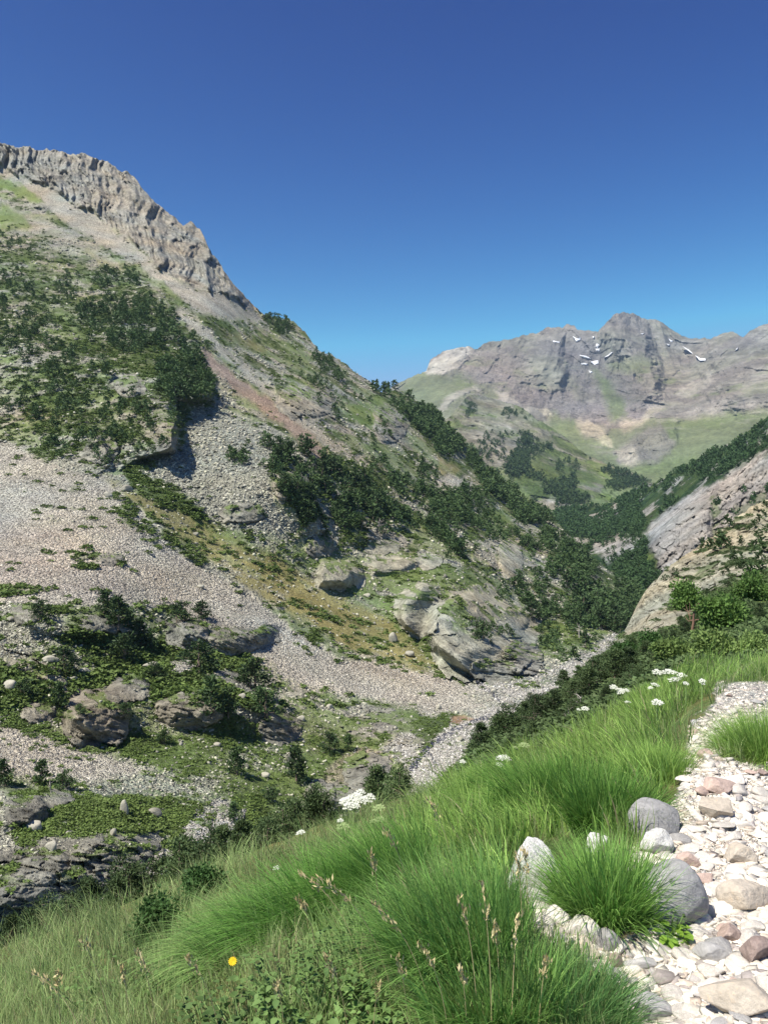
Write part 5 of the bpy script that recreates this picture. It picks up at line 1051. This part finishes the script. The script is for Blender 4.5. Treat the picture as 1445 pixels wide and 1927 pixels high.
# saplings peeping over the grass edge at the lower left
E = [(20, 1760, 50), (60, 1745, 44), (100, 1735, 56), (145, 1725, 60), (170, 1700, 66), (215, 1690, 50), (250, 1668, 66), (280, 1660, 50), (310, 1645, 44), (345, 1625, 70), (370, 1615, 56), (395, 1605, 62), (425, 1595, 56), (455, 1585, 60), (500, 1565, 46), (530, 1555, 60), (560, 1545, 56), (590, 1530, 50), (615, 1515, 40), (740, 1480, 50), (715, 1490, 66), (700, 1495, 50)]
for k, (x, y, hp) in enumerate(E):
    fy = float(FEDGE(x)) + 30; c = BANK.at(x, fy); h = (fy - y + hp * .7) * c[1] / F
    lb = ('leftmost' if k == 0 else ORD[k]) + ' dark pine sapling from the left peeping over the lower grass edge'
    plant_empty('pine_sapling', c, NEARM[k % 4], (h * .9, h * .9, h), lb, 'pine sapling', 'pine saplings behind the lower grass edge', rt.uniform(0, 6))
n_ind = 150
byz = {}
for c in cand[:n_ind]: byz.setdefault(c[1], []).append(c)
for zi, cs in byz.items():
    cs.sort(key=lambda c: c[2][0] / c[2][1])
    for r_, (hp, _, p, h) in enumerate(cs):
        lb = ('leftmost ' if r_ == 0 else ORD[min(r_, 97)] + ' ') + 'dark pine' + ('' if r_ == 0 else ' from the left') + ' ' + Z[zi][4]
        if hp > 34:
            plant_empty('mountain_pine', p - [0, 0, .03 * h], MIDM[int(rt.integers(0, 7))], (h * 1.2, h * 1.2, h), lb, 'pine', 'pines ' + Z[zi][4], rt.uniform(0, 6))
        else:
            o = obj('mountain_pine', FARM[int(rt.integers(0, 8))], loc=p - [0, 0, .03 * h], label=lb, cat='pine', group='pines ' + Z[zi][4]); o.scale = (h * 1.2, h * 1.2, h); o.rotation_euler = (0, 0, rt.uniform(0, 6))
rest = cand[n_ind:]
def bakewood(name, sel, label, ps, mat, wf=1.25):
    pos = np.array([c[2] for c in sel]); h = np.array([c[3] for c in sel]); pos = pos - np.array([0, 0, 1]) * (h * .04)[:, None]
    s = np.stack([h * wf, h * wf, h], -1)
    V, Fs, _ = bake([(c[0], c[1]) for c, w in ps], pos, s, rotmats(len(sel), rt, True), rt.integers(0, len(ps), len(sel)))
    obj(name, mesh_np(name, V, Fs, [mat]), kind='stuff', label=label)
tiny_p = [pine(90 + k, 14, 60, .24, .30, low=.08, limbs=False) for k in range(5)]
nm = {id(LEFT): ('pine_wood', 'dark pine wood on the left hillside and its ridge'), id(MID): ('shoulder_wood', 'pines on the green shoulder of the side valley'), id(VAL): ('valley_wood', 'dark mixed wood filling the side valley'), id(RIGHT): ('slab_shrubs', 'small pines on the pale slab')}
for ly in (LEFT, MID, VAL, RIGHT):
    sel = [c for c in rest if Z[c[1]][0] is ly]
    if sel: bakewood(nm[id(ly)][0], sel, nm[id(ly)][1], far_p if ly is LEFT else tiny_p, M_PINE if ly is not VAL else M_BEECH)
# ---- low shrub mats (uncountable cover)
def mat_proto(seed, n_=46, ls=.27):
    r = np.random.default_rng(seed); d = r.normal(size=(n_, 3)); d[:, 2] = np.abs(d[:, 2]); d /= np.linalg.norm(d, axis=1, keepdims=True)
    c = d * np.array([.5, .5, .38]) * r.uniform(.6, 1.1, (n_, 1)); V, f = leaves(c, d * .45, ls, r, .8); return V, [f]
MP = [mat_proto(120 + k) for k in range(6)]; MPN = [mat_proto(130 + k, 160, .15) for k in range(4)]
def cover(name, layer, n_, w, smin, smax, mat, label, protos=MP, flat=.75):
    p, ix = layer.scatter(n_, w, rt); s = rt.uniform(smin, smax, n_)
    V, Fs, _ = bake(protos, p, np.stack([s * 1.3, s * 1.1, s * flat], -1), rotmats(n_, rt, True), rt.integers(0, len(protos), n_))
    obj(name, mesh_np(name, V, Fs, [mat]), kind='stuff', label=label)
lw = LEFT.Wn
cover('shrub_mats', LEFT, 10500, (lw[:, KI['SHRUB']] + .12 * lw[:, KI['GRASS']] + .015 * lw[:, KI['OLIVE']] + .08 * lw[:, KI['ROCK']]) * fr * (LY < 1330), .9, 2.6, M_MAT, 'low dark green shrub mats spread over the left hillside')
cover('juniper_mats', LEFT, 7000, (lw[:, KI['SHRUB']] + .10 * lw[:, KI['GRASS']]) * fr * (LY > 1130) * (LX < 900), .35, 1.0, M_MAT, 'low juniper and rhododendron mats on the knolls and flats', MP)
rw = RIGHT.Wn; RX, RY = RIGHT.X.ravel(), RIGHT.Y.ravel()
cover('slope_shrubs', RIGHT, 3600, (rw[:, KI['SHRUB']] * 1.0 + rw[:, KI['GRASS']] * .5) * (RX > 850) * (RX < 1560), .35, .9, M_JUN, 'dense low shrubs on the slope below the pale slab', MPN, .8)
# ---- big leafy bushes by the bend of the path
def bushes(lst, layer, mat, cat, name, group, n_=5200, ls=.05, open_=0, dz=0):
    for k, (x, y, w, h, lb) in enumerate(lst):
        c = layer.at(x, y); u = c[1] / F; cr, wd = bush(150 + k + len(name), n_, ls, h / w * 1.25, 9, open_=open_)
        r = obj(name, None, loc=c + [0, 0, dz], label=lb, cat=cat, group=group); r.scale = (w * u,) * 3
        obj('crown', mesh_np('crown', cr[0], cr[1], [mat]), r); obj('stem', mesh_np('stem', wd[0], wd[1], [M_BARK], True), r)
bushes([(1365, 1190, 130, 90, 'bright green rounded bush on the right below the pale slab'), (1290, 1150, 90, 70, 'dark green bush left of the bright rounded one'), (1415, 1130, 90, 70, 'dull green bush above the bright rounded one at the right edge')], RIGHT, M_LEAF, 'bush', 'leafy_bush', 'leafy bushes below the pale slab')
bushes([(1270, 1250, 110, 62, 'yellow-green bush left at the bend of the path'), (1345, 1248, 130, 76, 'largest yellow-green bush at the bend of the path'), (1420, 1240, 100, 66, 'yellow-green bush right at the bend of the path')], RIGHT, M_WILLOW, 'bush', 'leafy_bush', 'yellow-green bushes at the bend of the path')
bushes([(1180, 1250, 70, 54, 'deep green leafy bush between the dwarf pines'), (1225, 1228, 70, 50, 'deep green leafy bush below the tip of the pale slab')], RIGHT, M_DEEP, 'bush', 'leafy_bush', 'deep green leafy bushes among the dwarf pines')
bushes([(285, 1790, 150, 130, 'dark broad-leaved bush in the grass at the lower left'), (370, 1700, 130, 90, 'grey-green feathery bush above the dark broad-leaved one'), (200, 1700, 60, 60, 'small leafy sprig bush at the grass edge')], FORE, M_DEEP, 'bush', 'leafy_bush', 'low bushes in the foreground grass', 4200, .045, .5)
# ---- dead tree, fallen branches, reddish branches
def snag(layer, x, y, hp, label, seed, mat=M_DEAD, spread=.5, nb=9):
    r = np.random.default_rng(seed); c = layer.at(x, y); h = hp * c[1] / F
    parts = [tube([[0, 0, -.1], [.03, 0, .4], [-.03, .02, .75], [.02, 0, 1]], [.05, .04, .025, .008])]
    for k in range(nb):
        t = r.uniform(.2, .9); a = r.uniform(0, 6.28); l = r.uniform(.25, .6) * spread * 1.6
        parts.append(tube([[0, 0, t], [math.cos(a) * l * .5, math.sin(a) * l * .5, t + .1 * r.normal()], [math.cos(a) * l, math.sin(a) * l, t + .18 + .1 * r.normal()]], [.022, .014, .004], 5))
    V, Fs = join(parts); o = obj('dead_tree', mesh_np('dead_tree', V, Fs, [mat], True), loc=c, label=label, cat='dead tree'); o.scale = (h,) * 3; o.rotation_euler = (0, r.uniform(-.3, .3), r.uniform(0, 6)); return o
snag(LEFT, 98, 1492, 26, 'pale dead stump standing above the dark boulder at the far left', 1, nb=5)
snag(LEFT, 712, 1000, 26, 'bare grey dead tree in the dark wood', 2); snag(LEFT, 1090, 1200, 26, 'bare dead trunk on the bank near the gorge', 5)
snag(RIGHT, 1300, 1195, 60, 'reddish bare branches of the half-dead pine below the slab', 3, M_RBR); snag(RIGHT, 1085, 1345, 40, 'bleached dead branches among the dwarf pines', 4); snag(RIGHT, 1070, 1365, 34, 'bleached twigs below the dwarf pines at the grass edge', 6)
# ================================================================ flowers and stalks in the grass
M_STEM, nt = newmat('green_stem'); n = N(nt); finish(nt, n, n('ShaderNodeRGB').outputs[0], .6); nt.nodes['RGB'].outputs[0].default_value = (.20, .30, .10, 1)
M_UMB, nt = newmat('white_petals'); n = N(nt); finish(nt, n, n.mix(n('ShaderNodeNewGeometry').outputs['Random Per Island'], (.82, .82, .76), (.70, .72, .62)), .7, trans=.2)
M_UMG, nt = newmat('green_white_petals'); n = N(nt); finish(nt, n, n.mix(n('ShaderNodeNewGeometry').outputs['Random Per Island'], (.42, .50, .25), (.30, .40, .16)), .7, trans=.2)
M_YEL, nt = newmat('yellow_petals'); n = N(nt); finish(nt, n, n.mix(n('ShaderNodeNewGeometry').outputs['Random Per Island'], (.85, .62, .02), (.8, .5, .01)), .6, trans=.2)
M_STRAW, nt = newmat('straw'); n = N(nt); finish(nt, n, n.mix(n('ShaderNodeNewGeometry').outputs['Random Per Island'], (.62, .54, .30), (.42, .33, .16)), .8)
M_BROAD = leafmat('broad_leaves', (.09, .17, .05), (.19, .29, .09), .25); M_YLEAF = leafmat('yellow_green_leaves', (.2, .36, .04), (.26, .42, .06), .35)
def umbel(seed, R_, nr=14, per=60, dome=.25):
    """flat white flower head: a ring of little clusters carried by rays"""
    r = np.random.default_rng(seed); pet, ray = [], []
    for k in range(nr):
        a = k * 2.4; q = R_ * math.sqrt((k + .5) / nr); c = np.array([math.cos(a) * q, math.sin(a) * q, -dome * q * q / R_ + .02 * R_ * r.normal()])
        ray.append(tube([[0, 0, -R_ * .9], c * [.6, .6, 1] - [0, 0, R_ * .25], c - [0, 0, .01 * R_]], [R_ * .03, R_ * .02, R_ * .012], 4))
        p = c + r.normal(size=(per, 3)) * np.array([.12, .12, .025]) * R_; s_ = R_ * .055 * r.uniform(.6, 1.3, (per, 1)); aa = r.uniform(0, 6.28, per)
        u = np.stack([np.cos(aa), np.sin(aa), r.normal(size=per) * .35], -1) * s_; w = np.stack([-np.sin(aa), np.cos(aa), r.normal(size=per) * .35], -1) * s_
        pet.append((np.stack([p - u, p + w, p + u, p - w], 1).reshape(-1, 3), [np.arange(per * 4).reshape(-1, 4)]))
    return join(pet), join(ray)
def hogweed(x, y, pxr, label, seed, heads=1, stem=.5, mat=None, lean=0.0, layer=FORE, depth=None):
    mat = mat or M_UMB
    g = layer.at(x, min(y + 60, 1900)) if depth is None else unproj(x, y, depth)
    d = g[1]; top = unproj(x, y, d); Rm = .78 * pxr * d / F
    base = g if depth is None else top - [0, 0, stem]
    h = max(top[2] - base[2], .12)
    root = obj('hogweed', None, loc=(top[0], d, top[2] - h), label=label, cat='flower', group='white umbel flowers in the slope grass')
    st = [tube([[lean * -.5, 0, -.05], [lean * -.2, 0, h * .5], [0, 0, h]], [.006, .005, .004], 6)]
    r = np.random.default_rng(seed)
    for k in range(heads):
        off = np.zeros(3) if k == 0 else np.array([r.uniform(-2.2, 2.2) * Rm, r.uniform(-1, 1) * Rm, r.uniform(-1.2, .3) * Rm]); rr_ = Rm if k == 0 else Rm * r.uniform(.5, .9)
        (pv, pf), (rv, rf) = umbel(seed + k, rr_)
        if k: st.append(tube([[0, 0, h * .55], [off[0] * .6, off[1] * .6, h * .8], [off[0], off[1], h + off[2] - rr_ * .8]], [.004, .003, .003], 5))
        e = obj('flower_head', mesh_np('flower_head', pv, pf, [mat]), root, (off[0], off[1], h + off[2])); e.rotation_euler = (r.uniform(.15, .5), r.uniform(-.2, .2), 0)
        obj('rays', mesh_np('rays', rv, rf, [M_STEM]), e)
    V, Fs = join(st); obj('stem', mesh_np('stem', V, Fs, [M_STEM], True), root)
    return root
# the large cauliflower-like head rising over the edge
g = FORE.at(665, 1548); d = g[1]; R0 = 30 * d / F; root = obj('hogweed', None, loc=g, label='largest dense white flower head rising over the grass edge left of the stream', cat='flower', group='white umbel flowers in the slope grass')
top = unproj(668, 1500, d) - g
for k in range(12):
    r_ = np.random.default_rng(k); a = k * 2.4 + r_.normal() * .3; q = R0 * 1.1 * math.sqrt((k + .4) / 12); (pv, pf), (rv, rf) = umbel(900 + k, R0 * r_.uniform(.2, .34), 14, 60, .5)
    e = obj('flower_head', mesh_np('flower_head', pv, pf, [M_UMB]), root, (top[0] + math.cos(a) * q, math.sin(a) * q * .7, top[2] + q * math.sin(a) * .12 + q * math.cos(a) * .25 - .1 * q * q / R0 + r_.normal() * .05 * R0 + .006 * math.cos(a)))
    e.rotation_euler = (.5, 0, 0); obj('rays', mesh_np('rays', rv, rf, [M_STEM]), e)
V, Fs = join([tube([[0, 0, -.05], [top[0] * .5, 0, top[2] * .5], [top[0], 0, top[2] - R0 * .3]], [.008, .007, .006], 6)]); obj('stem', mesh_np('stem', V, Fs, [M_STEM], True), root)
for a in ((1258, 1262, 16, 'tall branched umbel with three white heads at the top of the grass', 11, 4), (1232, 1287, 10, 'white umbel just below the three-headed one', 12, 2), (1155, 1292, 10, 'white umbel left of the three-headed one before the dwarf pines', 13, 3), (1235, 1320, 12, 'pair of white heads in the middle of the upper bank', 14, 2), (1178, 1298, 7, 'small white umbel right of the one before the dwarf pines', 15, 1),
          (1100, 1332, 9, 'white umbel on the crest of the bank below the dwarf pines', 16, 2), (1320, 1280, 8, 'small white umbel left of the far path', 17, 2), (950, 1425, 14, 'flat white umbel above the combed tussock', 18, 2), (940, 1437, 9, 'smaller white umbel touching the flat one above the combed tussock', 19, 1), (985, 1400, 12, 'yellowish umbel on the crest right of the flat white one', 20, 2), (870, 1432, 7, 'faint small umbel on the crest above the stream gravel', 21, 1),
          (712, 1518, 14, 'greenish seed umbel right of the largest white head', 22, 1), (715, 1540, 10, 'small white umbel below the greenish seed umbel', 23, 2), (645, 1553, 14, 'greenish seed umbel below the largest white head', 24, 1), (565, 1565, 10, 'small white umbel above the saplings of the grass edge', 25, 1), (520, 1632, 8, 'faint white umbel above the dark arching tussock', 26, 1), (640, 1543, 7, 'small white umbel at the left foot of the largest head', 27, 1), (1290, 1285, 7, 'tiny white umbel between the three-headed one and the path', 28, 1), (1180, 1320, 7, 'tiny white umbel in the grass below the dwarf pines', 29, 1)):
    hogweed(a[0], a[1], a[2], a[3], a[4], a[5], mat=M_UMG if 'green' in a[3] or 'yellowish' in a[3] else None)
# yellow flower
g = FORE.at(438, 1880); dd = g[1] - .05; top = unproj(438, 1809, dd); root = obj('yellow_flower', None, loc=(top[0], dd, top[2] - .25), label='single yellow daisy-like flower on the drooping pale tussock', cat='flower')
pet = []; r_ = np.random.default_rng(3)
for k in range(14):
    a = k / 14 * 6.283; c, s_ = math.cos(a), math.sin(a); V = np.array([[0, 0, 0], [.010, .0035, .002], [.017, 0, .001], [.010, -.0035, .002]]); M = np.array([[c, -s_, 0], [s_, c, 0], [0, 0, 1]]); pet.append((V @ M.T, [np.array([[0, 1, 2, 3]])]))
V, Fs = join(pet); e = obj('petals', mesh_np('petals', V, Fs, [M_YEL]), root, (0, 0, .25)); e.rotation_euler = (.9, .1, 0)
V, Fs = join([tube([[0, .02, -.05], [.01, .01, .1], [0, 0, .248]], [.0018, .0015, .0012], 5)]); obj('stem', mesh_np('stem', V, Fs, [M_STEM], True), root)
# dry grass stalks with seed heads: foot x, y, tip x, y
ST = [(690, 1800, 560, 1640, 'curved brown seed stalk bending left over the dark arching tussock'), (745, 1850, 600, 1650, 'second brown seed stalk, hanging beside the curved one'), (300, 1930, 258, 1790, 'straw-coloured spike rising at the lower left'), (250, 1930, 230, 1820, 'shorter straw spike left of the lower-left one'), (215, 1930, 155, 1770, 'pale thin stalk at the far lower left'), (170, 1950, 60, 1830, 'bleached flat-lying stalk in the bottom left corner'),
 (900, 1900, 862, 1690, 'tall pale stalk in front of the white rock'), (925, 1940, 905, 1660, 'tallest straw stalk left of the white rock'), (960, 1930, 975, 1720, 'straw stalk leaning right below the white rock'), (985, 1760, 970, 1610, 'reddish dry stalk beside the white rock'), (995, 1750, 985, 1600, 'second reddish dry stalk beside the white rock'), (850, 1940, 790, 1780, 'pale seed stalk in the middle bottom grass'), (880, 1950, 865, 1820, 'short pale stalk right of the middle bottom one'),
 (820, 1900, 700, 1700, 'thin stalk crossing the leafy plants'), (770, 1930, 745, 1800, 'stalk with papery seeds over the leafy plants'), (660, 1930, 612, 1800, 'bare white stalk rising from the leafy plants'), (940, 1850, 930, 1740, 'stalk with nodding seeds under the white rock'), (720, 1740, 695, 1600, 'bent green-brown stalk left of the lush bank'), (780, 1700, 720, 1560, 'fine straw stalk on the slope below the greenish umbel'), (860, 1640, 800, 1500, 'thin stalk on the left of the lush bank'),
 (540, 1930, 520, 1850, 'short dry stalk at the foot of the pale tussock'), (600, 1760, 560, 1690, 'small brown stalk on the arching tussock'), (420, 1930, 350, 1800, 'pale arched stalk left of the yellow flower'), (1010, 1930, 1030, 1800, 'stalk with papery husks near the gravel'), (700, 1950, 715, 1850, 'dry forked stalk at the bottom edge'), (120, 1920, 110, 1830, 'upright bleached stalk at the lower left')]
for k, (x0, y0, x1, y1, lb) in enumerate(ST):
    r_ = np.random.default_rng(500 + k); g = FORE.at(min(x0, 1400), min(y0 + 60, 2000)); d = g[1]; b = g; t = unproj(x1, y1, d - .1 + .05 * r_.normal())
    ctl = np.array([lerp(b[0], t[0], .25), lerp(b[1], t[1], .5), lerp(b[2], t[2], .75)])
    pts = [(1 - s_) ** 2 * b + 2 * s_ * (1 - s_) * ctl + s_ * s_ * t for s_ in np.linspace(0, 1, 10)]; pts = [q - b for q in pts]
    root = obj('grass_stalk', None, loc=b, label=lb, cat='grass stalk', group='dry stalks in the foreground grass')
    V, Fs = join([tube(pts, np.linspace(.0016, .0007, 10), 5)]); obj('stem', mesh_np('stem', V, Fs, [M_STRAW], True), root)
    m = 34 + int(r_.integers(0, 20)); s_ = r_.uniform(.68, 1, m); pp = np.array([(1 - q) ** 2 * 0 * b + 2 * q * (1 - q) * (ctl - b) + q * q * (t - b) for q in s_]) + r_.normal(size=(m, 3)) * .006
    dr = (t - b) / np.linalg.norm(t - b); v, f = leaves(pp, np.tile(dr * 2.2, (m, 1)), .016, r_, .35); obj('seed_head', mesh_np('seed_head', v, [f], [M_STRAW]), root)
# ---- broad-leaved plants at the bottom
def leafplant(x, y, n_, size, rad, label, mat=M_BROAD, hgt=.2):
    g = FORE.at(x, y); r = np.random.default_rng(int(x + y)); root = obj('leafy_plant', None, loc=g, label=label, cat='plant', group='broad-leaved plants at the foot of the slope grass')
    a = r.uniform(0, 6.28, n_); q = rad * np.sqrt(r.random(n_)); c = np.stack([q * np.cos(a), q * np.sin(a), hgt * r.uniform(.25, 1, n_)], -1)
    Vs, off = [], 0; stems = []
    for k in range(n_):
        dr = np.array([math.cos(a[k]), math.sin(a[k]), r.uniform(-.2, .5)]) + r.normal(size=3) * .5; dr /= np.linalg.norm(dr); u = np.cross(dr, [0, 0, 1]); u /= np.linalg.norm(u) + 1e-6; w = np.cross(u, dr); s_ = size * r.uniform(.6, 1.2)
        prof = [(0, 0.02), (.2, .32), (.45, .42), (.7, .3), (1, 0.01)]; vv = []
        for t, wd in prof: m_ = c[k] + dr * s_ * t - np.array([0, 0, .25 * s_ * t * t]); vv += [m_ - u * s_ * wd + w * s_ * wd * .25, m_, m_ + u * s_ * wd + w * s_ * wd * .25]
        Vs.append(vv)
        if k % 4 == 0: stems.append(tube([[c[k][0] * .3, c[k][1] * .3, -.03], c[k] * [.8, .8, .6], c[k]], [.003, .0025, .0015], 4))
    V = np.array(Vs).reshape(-1, 3); f1 = np.array([(3 * i + j, 3 * i + j + 1, 3 * i + j + 4, 3 * i + j + 3) for i in range(4) for j in range(2)]); Fa = (f1[None] + (np.arange(n_) * 15)[:, None, None]).reshape(-1, 4)
    obj('leaves', mesh_np('leaves', V, [Fa], [mat], True), root); v, f = join(stems); obj('stem', mesh_np('stem', v, f, [M_STEM], True), root)
for x, y, n_, s_, rd, lb in ((470, 1960, 210, .055, .20, 'leafy dark green plant at the bottom edge left of the middle'), (600, 1960, 240, .06, .2, 'largest leafy plant at the bottom edge'), (560, 1880, 220, .045, .2, 'leafy plant below the yellow flower tussock'), (660, 1850, 220, .04, .2, 'leafy plant right under the arching tussock'), (740, 1930, 200, .045, .18, 'leafy plant among the stalks at the bottom edge'), (400, 1950, 160, .05, .16, 'leafy plant at the foot of the pale drooping tussock'),
    (700, 1790, 180, .035, .18, 'small-leaved plant behind the arching tussock'), (1250, 1765, 60, .035, .07, 'small leafy weed at the foot of the big smooth grey boulder'), (1215, 1735, 60, .032, .06, 'little fern-like weed under the bright green tussock'), (820, 1650, 90, .035, .12, 'leafy plant in the left of the lush bank'), (200, 1890, 120, .035, .2, 'leafy plant at the lower left'), (330, 1880, 140, .04, .15, 'leafy plant below the dark broad-leaved bush')):
    leafplant(x, y, int(n_ * .9), s_ * .55, rd, lb, hgt=.13 if x < 1000 else .09)
leafplant(1262, 1775, 40, .04, .05, 'yellow-green weed on the gravel below the big smooth grey boulder', M_YLEAF, .05)
# dry tuft
g = FORE.at(1140, 1762); cc = gcol(rg, 260, (.45, .30, .2), (.55, .42, .3)); a = rg.uniform(0, 6.28, 260); Pp = np.stack([.05 * np.cos(a), .04 * np.sin(a), 0 * a], -1)
V, Fa, C = blades(Pp, rg.uniform(.04, .1, 260), .0014 * np.ones(260), np.stack([np.cos(a), np.sin(a)], -1) * .8, 1.6, rg, cc, cc, 4)
obj('dry_tuft', mesh_np('dry_tuft', V, [Fa], [M_GRASS], False, C), loc=g, label='small dry brown grass tuft on the gravel below the bright green tussock', cat='grass tuft')
# ---------------------------------------------------------------- camera, sun, sky, air
cam = bpy.data.cameras.new('camera'); co = bpy.data.objects.new('camera', cam); COL.objects.link(co)
co.location = (0, 0, 0); co.rotation_euler = (math.radians(90), 0, 0)
cam.sensor_fit = 'VERTICAL'; cam.sensor_height = 24; cam.lens = 24 * F / H; cam.clip_start = .05; cam.clip_end = 40000
SC.camera = co
SUN_EL, SUN_AZ = 56.0, (-.76, -.65)                      # height, horizontal direction towards the sun
sv = Vector((SUN_AZ[0], SUN_AZ[1], 0)).normalized() * math.cos(math.radians(SUN_EL)); sv.z = math.sin(math.radians(SUN_EL))
sl = bpy.data.lights.new('sun', 'SUN'); sl.energy = 4.2; sl.angle = math.radians(.5); sl.color = (1, .95, .84)
so = bpy.data.objects.new('sun', sl); COL.objects.link(so); so.rotation_euler = sv.to_track_quat('Z', 'Y').to_euler()
wd = bpy.data.worlds.new('World'); SC.world = wd; wd.use_nodes = True
nt = wd.node_tree; nt.nodes.clear(); n = N(nt)
sky = n('ShaderNodeTexSky', sky_type='NISHITA'); sky.sun_disc = False
sky.sun_elevation = math.radians(SUN_EL); sky.sun_rotation = math.atan2(sv.x, sv.y); sky.altitude = 1900; sky.air_density = 1.0; sky.dust_density = 0.0; sky.ozone_density = 7.0
sp = n('ShaderNodeSeparateColor', {0: sky.outputs[0]})            # deep, contrasty blue of the camera: a response curve per channel
SKM = (.80, .70, .755)
ch = [n.math('POWER', n.math('MINIMUM', n.math('MULTIPLY', sp.outputs[k], SKM[k]), (1.62, 1.95, 4.0)[k]), (2.9, 2.6, 1.6)[k]) for k in range(3)]
cb = n('ShaderNodeCombineColor', {0: ch[0], 1: ch[1], 2: ch[2]})
bg = n('ShaderNodeBackground', {0: cb.outputs[0], 1: .05}); out = n('ShaderNodeOutputWorld', {0: bg.outputs[0]})
SC.view_settings.view_transform = 'Standard'; SC.view_settings.look = 'None'; SC.view_settings.exposure = EXPO; SC.view_settings.gamma = 1
# haze box round everything
bpy.context.view_layer.update()
lo = np.array([-50., -30, -10]); hi = np.array([50., 30, 30])
for o in SC.objects:
    if o.type == 'MESH':
        for c in o.bound_box:
            w = o.matrix_world @ Vector(c); lo = np.minimum(lo, w); hi = np.maximum(hi, w)
lo[2] -= 1; hi += 8; lo[:2] -= 8; lo[0] = -7000; hi[0] = 7000
q = [(x, y, z) for x in (lo[0], hi[0]) for y in (lo[1], hi[1]) for z in (lo[2], hi[2])]
m, nt = newmat('air'); n = N(nt)
pv = n('ShaderNodeVolumePrincipled', {'Color': (.55, .74, 1.0, 1), 'Density': HAZE, 'Anisotropy': .2})
out = n('ShaderNodeOutputMaterial'); nt.links.new(pv.outputs[0], out.inputs['Volume'])
if HAZE > 0:
    obj('haze', mesh_np('haze', np.array(q), [np.array([(0, 1, 3, 2), (4, 6, 7, 5), (0, 4, 5, 1), (2, 3, 7, 6), (0, 2, 6, 4), (1, 5, 7, 3)])], [m]), kind='stuff')
SC.cycles.max_bounces = 6; SC.cycles.diffuse_bounces = 3; SC.cycles.transmission_bounces = 3; SC.cycles.volume_bounces = 0; SC.cycles.transparent_max_bounces = 6
